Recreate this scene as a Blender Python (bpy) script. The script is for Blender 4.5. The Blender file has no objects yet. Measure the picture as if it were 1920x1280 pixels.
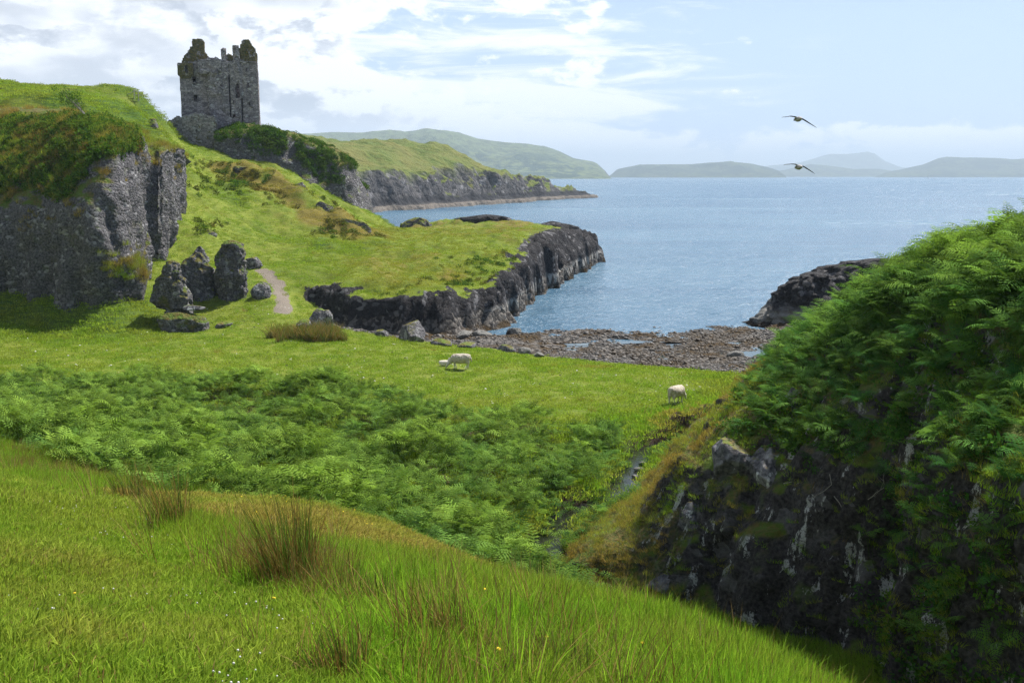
import bpy, math, random
import numpy as np
from mathutils import Vector, Euler

scene = bpy.context.scene
COL = scene.collection

# ------------------------------------------------------------------ camera
EYE = 13.5                       # metres above the sea
FPX = 1884.0                     # focal length in pixels of a 1920 px wide frame
PITCH = math.atan(312.0 / FPX)
cam_data = bpy.data.cameras.new('camera')
cam = bpy.data.objects.new('camera', cam_data)
COL.objects.link(cam)
cam.location = (0, 0, EYE)
cam.rotation_euler = (math.pi / 2 - PITCH, 0, 0)
cam_data.sensor_width = 36.0
cam_data.lens = 36.0 * FPX / 1920.0
cam_data.clip_start = 0.1
cam_data.clip_end = 60000
scene.camera = cam

# ------------------------------------------------------------------ sun and sky
SUN_AZ = math.radians(46)        # to the right of straight ahead
SUN_EL = math.radians(54)
sun_dir = Vector((math.sin(SUN_AZ) * math.cos(SUN_EL), math.cos(SUN_AZ) * math.cos(SUN_EL), math.sin(SUN_EL)))
sl = bpy.data.lights.new('sun', 'SUN')
sl.energy = 5.0
sl.angle = math.radians(0.53)
sl.color = (1.0, 0.955, 0.88)
sun = bpy.data.objects.new('sun', sl)
COL.objects.link(sun)
sun.rotation_euler = sun_dir.to_track_quat('Z', 'Y').to_euler()
sun.location = (60, 60, 120)

world = bpy.data.worlds.new('World')
scene.world = world
world.use_nodes = True


class NT:
    """small helper to write node trees"""
    def __init__(self, tree):
        self.t = tree
        tree.nodes.clear()

    def n(self, typ, props=None, **inp):
        nd = self.t.nodes.new(typ)
        for k, v in (props or {}).items():
            setattr(nd, k, v)
        for k, v in inp.items():
            key = k.replace('_', ' ')
            if k.startswith('i') and k[1:].isdigit():
                key = int(k[1:])
            self.put(nd.inputs[key], v)
        return nd

    def put(self, sock, v):
        if hasattr(v, 'is_output'):
            self.t.links.new(v, sock)
        elif hasattr(v, 'outputs'):
            self.t.links.new(v.outputs[0], sock)
        else:
            if isinstance(v, tuple) and len(v) == 3 and sock.type == 'RGBA':
                v = (*v, 1)
            sock.default_value = v

    def math(self, op, a, b=0.0, c=0.0, clamp=False):
        nd = self.t.nodes.new('ShaderNodeMath')
        nd.operation = op
        nd.use_clamp = clamp
        self.put(nd.inputs[0], a)
        self.put(nd.inputs[1], b)
        self.put(nd.inputs[2], c)
        return nd.outputs[0]

    def vmath(self, op, a, b=(0, 0, 0)):
        nd = self.t.nodes.new('ShaderNodeVectorMath')
        nd.operation = op
        self.put(nd.inputs[0], a)
        if op == 'SCALE':
            self.put(nd.inputs['Scale'], b)
        else:
            self.put(nd.inputs[1], b)
        return nd.outputs['Value'] if op in ('DOT_PRODUCT', 'LENGTH') else nd.outputs[0]

    def mix(self, f, a, b, blend='MIX'):
        nd = self.t.nodes.new('ShaderNodeMix')
        nd.data_type = 'RGBA'
        nd.blend_type = blend
        nd.clamp_factor = True
        self.put(nd.inputs[0], f)
        self.put(nd.inputs[6], a)
        self.put(nd.inputs[7], b)
        return nd.outputs[2]

    def step(self, x, lo, hi):
        nd = self.t.nodes.new('ShaderNodeMapRange')
        nd.interpolation_type = 'SMOOTHSTEP'
        self.put(nd.inputs[0], x)
        self.put(nd.inputs[1], lo)
        self.put(nd.inputs[2], hi)
        return nd.outputs[0]

    def noise(self, vec, scale, detail=4.0, rough=0.55, dist=0.0):
        nd = self.n('ShaderNodeTexNoise', None, Scale=scale, Detail=detail, Roughness=rough, Distortion=dist)
        if vec is not None:
            self.put(nd.inputs['Vector'], vec)
        return nd.outputs['Fac']

    def voronoi(self, vec, scale, feature='F1', rnd=1.0):
        nd = self.n('ShaderNodeTexVoronoi', {'feature': feature}, Scale=scale, Randomness=rnd)
        self.put(nd.inputs['Vector'], vec)
        return nd

    def attr(self, name, typ='GEOMETRY'):
        nd = self.n('ShaderNodeAttribute', {'attribute_type': typ, 'attribute_name': name})
        return nd.outputs['Fac']


def build_world():
    w = NT(world.node_tree)
    d = w.n('ShaderNodeTexCoord').outputs['Generated']
    sky = w.n('ShaderNodeTexSky', {'sky_type': 'NISHITA', 'sun_disc': False, 'sun_elevation': SUN_EL,
                                   'sun_rotation': SUN_AZ, 'altitude': 10.0, 'air_density': 1.0,
                                   'dust_density': 0.6, 'ozone_density': 1.6})
    sky_l = w.vmath('SCALE', sky.outputs[0], 0.062)
    sep = w.n('ShaderNodeSeparateXYZ', None, Vector=d)
    X, Y, Z = sep.outputs
    az = w.math('ARCTAN2', X, Y)                       # radians right of the view axis
    el = w.math('ARCSINE', Z)
    # heaped cloud: noise in (azimuth, elevation) stretched sideways
    def p(kx, kz, ox, oz, el_bend=0.0):
        c = w.n('ShaderNodeCombineXYZ')
        w.put(c.inputs[0], w.math('MULTIPLY_ADD', az, kx, ox))
        w.put(c.inputs[1], w.math('MULTIPLY_ADD', el, kz, oz))
        w.put(c.inputs[2], w.math('MULTIPLY', az, el_bend))
        return c.outputs[0]
    heap = w.noise(p(7.0, 16.0, 3.1, 1.7), 1.0, 6.0, 0.56, 0.25)
    fine = w.noise(p(22.0, 40.0, 0.4, 7.7), 1.0, 5.0, 0.6, 0.3)
    streak = w.noise(p(5.0, 42.0, 9.3, 2.2, 3.0), 1.0, 6.0, 0.62, 0.5)
    # how much cloud: plenty to the left, thinning to clear sky up right, banks near the horizon
    left = w.math('MULTIPLY', w.step(az, 0.06, -0.20), w.step(el, 0.45, 0.20))
    mid = w.math('MULTIPLY', w.step(az, 0.26, 0.02), w.step(el, 0.19, 0.05))
    low = w.step(w.math('ADD', el, w.math('MULTIPLY_ADD', heap, 0.05, -0.025)), 0.060, 0.030)
    cov = w.math('MULTIPLY_ADD', w.step(az, 0.0, 0.22), -0.07, w.math('MULTIPLY', left, 0.25))
    cov = w.math('MULTIPLY_ADD', low, 0.26, cov)
    cov = w.math('MULTIPLY_ADD', mid, 0.06, cov)
    dens = w.math('ADD', w.math('MULTIPLY_ADD', fine, 0.42, w.math('SUBTRACT', heap, 0.07)), cov)
    cum = w.step(dens, 0.72, 0.80)
    sd = w.math('ADD', streak, w.math('MULTIPLY', mid, 0.12))
    cir = w.math('MULTIPLY', w.step(sd, 0.48, 0.68), w.step(az, 0.32, 0.14))
    # grey undersides where the heaped cloud is thick
    belly = w.noise(p(5.0, 13.0, 3.3, 2.35), 1.0, 5.0, 0.5, 0.2)
    grey = w.math('MULTIPLY', w.step(belly, 0.44, 0.60), w.math('MULTIPLY_ADD', left, 0.75, 0.35))
    white = (0.80, 0.81, 0.83, 1)
    shade = (0.36, 0.39, 0.445, 1)
    up_h = w.noise(p(7.0, 16.0, 3.1, 1.93), 1.0, 6.0, 0.56, 0.25)
    up_f = w.noise(p(22.0, 40.0, 0.4, 8.1), 1.0, 5.0, 0.6, 0.3)
    over = w.math('ADD', w.math('SUBTRACT', up_h, heap), w.math('MULTIPLY', w.math('SUBTRACT', up_f, fine), 0.35))
    under = w.math('MULTIPLY', w.step(over, -0.02, 0.09), w.math('MULTIPLY_ADD', left, 0.60, 0.35))
    grey = w.math('MAXIMUM', w.math('MULTIPLY', grey, 0.7), under)
    ccol = w.mix(w.math('MULTIPLY', grey, w.step(dens, 0.76, 0.92)), white, w.mix(w.step(el, 0.07, 0.03), shade, (0.62, 0.65, 0.73, 1)))
    col = w.mix(w.math('MULTIPLY', w.step(el, 0.28, 0.12), 0.80), sky_l, (0.41, 0.53, 0.775, 1))
    col = w.mix(w.math('MULTIPLY', cir, 0.85), col, white)
    col = w.mix(w.math('MULTIPLY', cum, 0.96), col, ccol)
    below = w.step(Z, 0.0, -0.02)
    col = w.mix(below, col, (0.25, 0.32, 0.38, 1))
    bg = w.n('ShaderNodeBackground', None, Color=col, Strength=1.0)
    out = w.n('ShaderNodeOutputWorld')
    w.t.links.new(bg.outputs[0], out.inputs[0])


build_world()
world.cycles.sampling_method = 'MANUAL'
world.cycles.sample_map_resolution = 512

# ------------------------------------------------------------------ exposure and render settings
scene.view_settings.view_transform = 'Standard'
scene.view_settings.look = 'None'
scene.view_settings.exposure = 0.72
scene.view_settings.gamma = 1.0
scene.view_settings.use_curve_mapping = False
scene.render.engine = 'CYCLES'
cy = scene.cycles
cy.use_denoising = True
cy.denoising_prefilter = "NONE"
cy.max_bounces = 4
cy.diffuse_bounces = 2
cy.glossy_bounces = 2
cy.transmission_bounces = 4
cy.transparent_max_bounces = 6
cy.volume_bounces = 0
cy.use_adaptive_sampling = True
cy.adaptive_threshold = 0.02
cy.caustics_reflective = False
cy.caustics_refractive = False
# ------------------------------------------------------------------ geometry helpers
CP, SP = math.cos(PITCH), math.sin(PITCH)


def P(u, v, D):
    """a point of the place, D metres ahead of where the photographer stood, as estimated from the photograph"""
    dx = (u - 960.0) / FPX
    dy = (640.0 - v) / FPX
    t = D / (CP + dy * SP)
    return np.array((dx * t, D, EYE + (dy * CP - SP) * t))


def project(p):
    """frame coordinates of world points, used to leave out plants nobody could see"""
    x, y, z = p[:, 0], p[:, 1], p[:, 2] - EYE
    d = y * CP - z * SP
    d = np.where(d < 0.05, 0.05, d)
    return 960 + FPX * x / d, 640 - FPX * (y * SP + z * CP) / d, d


def _hash(ix, iy, iz, seed):
    with np.errstate(over='ignore'):
        h = (ix.astype(np.uint32) * np.uint32(374761393) + iy.astype(np.uint32) * np.uint32(668265263)
             + iz.astype(np.uint32) * np.uint32(2147483647 - 1013) + np.uint32((seed * 974711 + 1013904223) & 0xffffffff))
        h = (h ^ (h >> np.uint32(13))) * np.uint32(1274126177)
        h = (h ^ (h >> np.uint32(16))) * np.uint32(2246822519)
        h = h ^ (h >> np.uint32(15))
    return h.astype(np.float64) / 4294967295.0


def vnoise(p, seed=0):
    """value noise in [-1, 1] for an (n, 3) array"""
    f = np.floor(p)
    r = p - f
    i = f.astype(np.int64)
    w = r * r * r * (r * (r * 6 - 15) + 10)
    out = 0
    for a in (0, 1):
        wx = w[:, 0] if a else 1 - w[:, 0]
        for b in (0, 1):
            wy = w[:, 1] if b else 1 - w[:, 1]
            for c in (0, 1):
                wz = w[:, 2] if c else 1 - w[:, 2]
                out = out + wx * wy * wz * _hash(i[:, 0] + a, i[:, 1] + b, i[:, 2] + c, seed)
    return out * 2 - 1


def fbm(p, octaves=4, seed=0, gain=0.5, lac=2.03):
    s, a, tot = 0, 1.0, 0.0
    q = np.array(p, dtype=float)
    for k in range(octaves):
        s = s + a * vnoise(q, seed + 17 * k)
        tot += a
        a *= gain
        q = q * lac + 13.7
    return s / tot


def ridged(p, octaves=4, seed=0):
    s, a, tot = 0, 1.0, 0.0
    q = np.array(p, dtype=float)
    for k in range(octaves):
        s = s + a * (1 - np.abs(vnoise(q, seed + 17 * k)) * 2)
        tot += a
        a *= 0.5
        q = q * 2.07 + 5.3
    return s / tot


def P2(x, y, z=0.0):
    return np.stack([x, y, np.zeros_like(x) + z], 1)


def cells(p, seed=0):
    """distance to the nearest cell point and that cell's random value"""
    f = np.floor(p).astype(np.int64)
    best = np.full(len(p), 9.0)
    val = np.zeros(len(p))
    for a in (-1, 0, 1):
        for b in (-1, 0, 1):
            for c in (-1, 0, 1):
                ix, iy, iz = f[:, 0] + a, f[:, 1] + b, f[:, 2] + c
                q = np.stack([ix + _hash(ix, iy, iz, seed), iy + _hash(ix, iy, iz, seed + 1), iz + _hash(ix, iy, iz, seed + 2)], 1)
                d = ((p - q) ** 2).sum(1)
                m = d < best
                best = np.where(m, d, best)
                val = np.where(m, _hash(ix, iy, iz, seed + 3), val)
    return np.sqrt(best), val


def sstep(x, a, b):
    t = np.clip((x - a) / (b - a), 0, 1)
    return t * t * (3 - 2 * t)


def poly_sd(x, y, pts, closed=True):
    """distance to a polyline; positive inside when closed"""
    pts = np.asarray(pts, float)
    n = len(pts)
    best = np.full(x.shape, 1e9)
    inside = np.zeros(x.shape, bool)
    for i in range(n if closed else n - 1):
        a, b = pts[i], pts[(i + 1) % n]
        ab = b - a
        t = np.clip(((x - a[0]) * ab[0] + (y - a[1]) * ab[1]) / (ab @ ab), 0, 1)
        best = np.minimum(best, np.hypot(x - a[0] - t * ab[0], y - a[1] - t * ab[1]))
        if closed:
            c = ((a[1] > y) != (b[1] > y)) & (x < (b[0] - a[0]) * (y - a[1]) / (b[1] - a[1] + 1e-12) + a[0])
            inside ^= c
    return np.where(inside, best, -best) if closed else best


class RBF:
    def __init__(self, pts, c=3.0, smooth=0.0):
        pts = np.asarray(pts, float)
        self.p, self.c = pts[:, :2], c
        n = len(pts)
        A = np.zeros((n + 3, n + 3))
        A[:n, :n] = self.k(self.p, self.p) - smooth * np.eye(n)
        A[:n, n] = 1
        A[:n, n + 1:] = self.p
        A[n:, :n] = A[:n, n:].T
        self.w = np.linalg.solve(A, np.concatenate([pts[:, 2], [0, 0, 0]]))

    def k(self, a, b):
        d2 = ((a[:, None, :] - b[None, :, :]) ** 2).sum(2)
        return np.sqrt(d2 + self.c ** 2)

    def __call__(self, x, y):
        q = np.stack([x, y], 1)
        out = np.empty(len(q))
        n = len(self.p)
        for i in range(0, len(q), 20000):
            s = q[i:i + 20000]
            out[i:i + 20000] = self.k(s, self.p) @ self.w[:n] + self.w[n] + s @ self.w[n + 1:]
        return out


def mesh_np(name, verts, faces, smooth=True, attrs=None, mats=(), fmat=None):
    """mesh from arrays; faces is an (m, 3) or (m, 4) array or a list of them"""
    me = bpy.data.meshes.new(name)
    fl = faces if isinstance(faces, list) else [faces]
    fl = [np.asarray(f, np.int32) for f in fl if len(f)]
    me.vertices.add(len(verts))
    me.vertices.foreach_set('co', np.ascontiguousarray(verts, np.float32).ravel())
    loops = np.concatenate([f.ravel() for f in fl])
    sizes = np.concatenate([np.full(len(f), f.shape[1], np.int32) for f in fl])
    starts = np.concatenate([[0], np.cumsum(sizes)[:-1]]).astype(np.int32)
    me.loops.add(len(loops))
    me.loops.foreach_set('vertex_index', loops)
    me.polygons.add(len(sizes))
    me.polygons.foreach_set('loop_start', starts)
    me.polygons.foreach_set('use_smooth', np.full(len(sizes), smooth))
    for m in mats:
        me.materials.append(m)
    if fmat is not None:
        me.polygons.foreach_set('material_index', np.asarray(fmat, np.int32))
    for k, a in (attrs or {}).items():
        at = me.attributes.new(k, 'FLOAT', 'POINT')
        at.data.foreach_set('value', np.ascontiguousarray(a, np.float32))
    me.update(calc_edges=True)
    return me


def obj(name, me, parent=None, label=None, cat=None, group=None, kind=None, loc=None, rot=None):
    o = bpy.data.objects.new(name, me)
    COL.objects.link(o)
    if parent is not None:
        o.parent = parent
    if label:
        o['label'] = label
    if cat:
        o['category'] = cat
    if group:
        o['group'] = group
    if kind:
        o['kind'] = kind
    if loc is not None:
        o.location = [float(c) for c in loc]
    if rot is not None:
        o.rotation_euler = rot
    return o


def grid_faces(nr, nc, wrap=False):
    i = np.arange(nr - 1)[:, None] * nc
    j = np.arange(nc if wrap else nc - 1)[None, :]
    j2 = (j + 1) % nc
    return np.stack([i + j, i + j2, i + nc + j2, i + nc + j], 2).reshape(-1, 4)


def catmull(n, seg):
    """weights that sample a Catmull-Rom curve through n points, seg[k] samples in span k"""
    rows = []
    for k in range(n - 1):
        m = seg[k]
        for t in (np.arange(m + (1 if k == n - 2 else 0)) / m):
            w = np.zeros(n)
            c = (-.5 * t + t * t - .5 * t ** 3, 1 - 2.5 * t * t + 1.5 * t ** 3, .5 * t + 2 * t * t - 1.5 * t ** 3, -.5 * t * t + .5 * t ** 3)
            for o, cc in zip((-1, 0, 1, 2), c):
                j = k + o
                if j < 0:
                    w[0] += 2 * cc; w[1] -= cc
                elif j > n - 1:
                    w[n - 1] += 2 * cc; w[n - 2] -= cc
                else:
                    w[j] += cc
            rows.append(w)
    return np.array(rows)


def loft(rows, res):
    """a smooth surface (grid of points) through rows of points"""
    C = np.array([[np.asarray(p, float) for p in r] for r in rows])
    nr, nc = C.shape[:2]
    dr = np.linalg.norm(np.diff(C, axis=0), axis=2).mean(1)
    dc = np.linalg.norm(np.diff(C, axis=1), axis=2).mean(0)
    Wr = catmull(nr, [max(2, int(d / res)) for d in dr])
    Wc = catmull(nc, [max(2, int(d / res)) for d in dc])
    G = np.einsum('ai,ijk,bj->abk', Wr, C, Wc)
    return G


def grid_normals(G):
    du = np.gradient(G, axis=1)
    dv = np.gradient(G, axis=0)
    n = np.cross(du, dv)
    return n / (np.linalg.norm(n, axis=2, keepdims=True) + 1e-9)


class Sampler:
    """random points on a grid surface, by area"""
    def __init__(self, G, attrs=None):
        self.G = G
        a, b, c, d = G[:-1, :-1], G[:-1, 1:], G[1:, 1:], G[1:, :-1]
        n = np.cross(c - a, d - b)
        self.area = (np.linalg.norm(n, axis=2) * .5).ravel()
        self.nor = (n / (np.linalg.norm(n, axis=2, keepdims=True) + 1e-9)).reshape(-1, 3)
        self.q = [k.reshape(-1, 3) for k in (a, b, c, d)]
        self.nc = G.shape[1]
        self.attrs = {k: v.reshape(G.shape[:2]) for k, v in (attrs or {}).items()}

    def sample(self, n, rng, weight=None):
        w = self.area if weight is None else self.area * weight
        idx = rng.choice(len(w), n, p=w / w.sum())
        s, t = rng.random((2, n, 1))
        a, b, c, d = [k[idx] for k in self.q]
        p = a * (1 - s) * (1 - t) + b * s * (1 - t) + c * s * t + d * (1 - s) * t
        r, cc = idx // (self.nc - 1), idx % (self.nc - 1)
        at = {k: v[r, cc] for k, v in self.attrs.items()}
        return p, self.nor[idx], at


def in_view(p, margin=60, near=1.0):
    u, v, d = project(p)
    return (u > -margin) & (u < 1920 + margin) & (v > -margin * 3) & (v < 1280 + margin * 2) & (d > near)


def scatter(name, pts, rot, scl, protos, idx=None, tint=None, kind='stuff', label=None, cat=None, seed=0):
    """one object made of many instances of a few plants or stones"""
    rng = np.random.default_rng(seed)
    n = len(pts)
    me = bpy.data.meshes.new(name)
    me.vertices.add(n)
    me.vertices.foreach_set('co', np.ascontiguousarray(pts, np.float32).ravel())
    if idx is None:
        idx = rng.integers(0, len(protos), n)
    a = me.attributes.new('rot', 'FLOAT_VECTOR', 'POINT')
    a.data.foreach_set('vector', np.ascontiguousarray(rot, np.float32).ravel())
    scl = np.asarray(scl, float)
    if scl.ndim == 1:
        scl = np.repeat(scl[:, None], 3, 1)
    a = me.attributes.new('scl', 'FLOAT_VECTOR', 'POINT')
    a.data.foreach_set('vector', np.ascontiguousarray(scl, np.float32).ravel())
    a = me.attributes.new('idx', 'INT', 'POINT')
    a.data.foreach_set('value', np.ascontiguousarray(idx, np.int32))
    a = me.attributes.new('tint', 'FLOAT', 'POINT')
    a.data.foreach_set('value', np.ascontiguousarray(np.zeros(n) if tint is None else tint, np.float32))
    o = obj(name, me, label=label, cat=cat, kind=kind)
    pc = bpy.data.collections.new(name + '_kinds')
    for k, m in enumerate(protos):
        pc.objects.link(bpy.data.objects.new('%s_kind_%02d' % (name, k), m))
    g = bpy.data.node_groups.new(name, 'GeometryNodeTree')
    g.interface.new_socket('Geometry', in_out='INPUT', socket_type='NodeSocketGeometry')
    g.interface.new_socket('Geometry', in_out='OUTPUT', socket_type='NodeSocketGeometry')
    N, L = g.nodes, g.links
    gi, go = N.new('NodeGroupInput'), N.new('NodeGroupOutput')
    ci = N.new('GeometryNodeCollectionInfo')
    ci.inputs['Collection'].default_value = pc
    ci.inputs['Separate Children'].default_value = True
    ci.inputs['Reset Children'].default_value = True
    ip = N.new('GeometryNodeInstanceOnPoints')
    ip.inputs['Pick Instance'].default_value = True

    def named(nm, typ):
        nd = N.new('GeometryNodeInputNamedAttribute')
        nd.data_type = typ
        nd.inputs['Name'].default_value = nm
        return nd.outputs['Attribute']
    er = N.new('FunctionNodeEulerToRotation')
    L.new(named('rot', 'FLOAT_VECTOR'), er.inputs[0])
    L.new(gi.outputs[0], ip.inputs['Points'])
    L.new(ci.outputs[0], ip.inputs['Instance'])
    L.new(named('idx', 'INT'), ip.inputs['Instance Index'])
    L.new(er.outputs[0], ip.inputs['Rotation'])
    L.new(named('scl', 'FLOAT_VECTOR'), ip.inputs['Scale'])
    L.new(ip.outputs[0], go.inputs[0])
    md = o.modifiers.new('scatter', 'NODES')
    md.node_group = g
    return o


def upright(n, rng, tilt=0.12):
    return np.stack([rng.normal(0, tilt, n), rng.normal(0, tilt, n), rng.random(n) * 6.283], 1)
# ------------------------------------------------------------------ materials
def new_mat(name):
    m = bpy.data.materials.new(name)
    m.use_nodes = True
    return m, NT(m.node_tree)


def finish(w, shader, disp=None):
    out = w.n('ShaderNodeOutputMaterial')
    w.t.links.new(shader if hasattr(shader, 'is_output') else shader.outputs[0], out.inputs[0])


def principled(w, col, rough=0.8, bump=None, bstr=0.5, bdist=0.05, spec=0.3):
    b = w.n('ShaderNodeBsdfPrincipled', None, Base_Color=col, Roughness=rough)
    b.inputs['Specular IOR Level'].default_value = spec
    if bump is not None:
        bn = w.n('ShaderNodeBump', None, Strength=bstr, Distance=bdist, Height=bump)
        w.t.links.new(bn.outputs[0], b.inputs['Normal'])
    return b


GRASS_A = (0.195, 0.228, 0.032, 1)
GRASS_B = (0.135, 0.180, 0.022, 1)
LUSH_SHADE = (0.045, 0.105, 0.014, 1)
DRY = (0.225, 0.170, 0.038, 1)
EARTH = (0.050, 0.034, 0.022, 1)


def rock_color(w, pos, kind):
    """colour and relief of the pudding-stone, basalt or shore rock"""
    v1 = w.voronoi(w.vmath('MULTIPLY', pos, (1, 1, 1.25)), {'pudding': 3.6, 'dark': 1.8, 'shore': 2.2, 'far': 0.35}[kind])
    rnd = w.n('ShaderNodeSeparateColor', None, Color=v1.outputs['Color']).outputs[0]
    n1 = w.noise(pos, {'pudding': 1.1, 'dark': 1.3, 'shore': 0.8, 'far': 0.12}[kind], 6.0, 0.62)
    n2 = w.noise(pos, {'pudding': 7.0, 'dark': 9.0, 'shore': 6.0, 'far': 0.9}[kind], 5.0, 0.65)
    base = {'pudding': ((0.036, 0.035, 0.040, 1), (0.215, 0.205, 0.215, 1)), 'dark': ((0.016, 0.014, 0.015, 1), (0.095, 0.084, 0.082, 1)),
            'shore': ((0.010, 0.0095, 0.011, 1), (0.052, 0.049, 0.051, 1)), 'far': ((0.020, 0.020, 0.023, 1), (0.125, 0.118, 0.118, 1))}[kind]
    c = w.mix(w.step(n2, 0.30, 0.72), base[0], base[1])
    pale = w.math('MULTIPLY', w.step(rnd, 0.72, 0.95), w.step(n1, 0.40, 0.60))
    c = w.mix(w.math('MULTIPLY', pale, {'pudding': 0.75, 'dark': 0.25, 'shore': 0.35, 'far': 0.5}[kind]), c, (0.42, 0.41, 0.42, 1))
    h = w.math('ADD', w.math('MULTIPLY', v1.outputs['Distance'], -0.7), w.math('MULTIPLY', n2, 1.0))
    return c, h, n1, n2


def mat_rock(name, kind='pudding', moss=0.62, moss_soft=0.25, lichen=0.0, tide=False, bump=0.35, patch=0.0):
    """bare rock on steep faces, turf and moss where it lies flat (attribute-free: from the true slope)"""
    m, w = new_mat(name)
    geo = w.n('ShaderNodeNewGeometry')
    pos = geo.outputs['Position']
    c, h, n1, n2 = rock_color(w, pos, kind)
    nz = w.n('ShaderNodeSeparateXYZ', None, Vector=geo.outputs['Normal']).outputs[2]
    if lichen:
        lp = w.noise(w.vmath('MULTIPLY', pos, (1.5, 1.5, 0.50)), 1.0, 9.0, 0.72, 0.12)
        lf = w.math('MULTIPLY', w.math('MULTIPLY', w.step(lp, 0.575, 0.60), w.step(w.noise(pos, 16.0, 4.0, 0.7), 0.36, 0.50)), lichen)
        c = w.mix(lf, c, (0.62, 0.62, 0.61, 1))
    if tide:
        z = w.n('ShaderNodeSeparateXYZ', None, Vector=pos).outputs[2]
        zz = w.math('ADD', z, w.math('MULTIPLY_ADD', n1, 2.0, -1.0))
        band = w.math('MULTIPLY', w.step(zz, 0.25, 0.5), w.step(zz, 1.9, 1.3))
        c = w.mix(w.math('MULTIPLY', band, 0.85), c, w.mix(n2, (0.15, 0.145, 0.135, 1), (0.38, 0.37, 0.34, 1)))
        c = w.mix(w.step(zz, 0.35, 0.1), c, (0.040, 0.026, 0.014, 1))
    mf = w.step(w.math('ADD', nz, w.math('MULTIPLY_ADD', n1, 0.5, -0.25)), moss - moss_soft * .5, moss + moss_soft * .5)
    g = w.mix(w.step(n2, 0.35, 0.65), (0.085, 0.115, 0.020, 1), (0.19, 0.135, 0.035, 1))
    g = w.mix(w.step(n1, 0.45, 0.62), g, (0.10, 0.16, 0.018, 1))
    if moss < 1.5:
        c = w.mix(mf, c, g)
        if patch:
            pm = w.math('MULTIPLY', w.step(w.noise(pos, 0.75, 5.0, 0.6, 0.3), 0.55, 0.64), patch)
            c = w.mix(pm, c, g)
    finish(w, principled(w, c, 0.85, h, 0.9, bump, 0.25))
    return m


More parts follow.
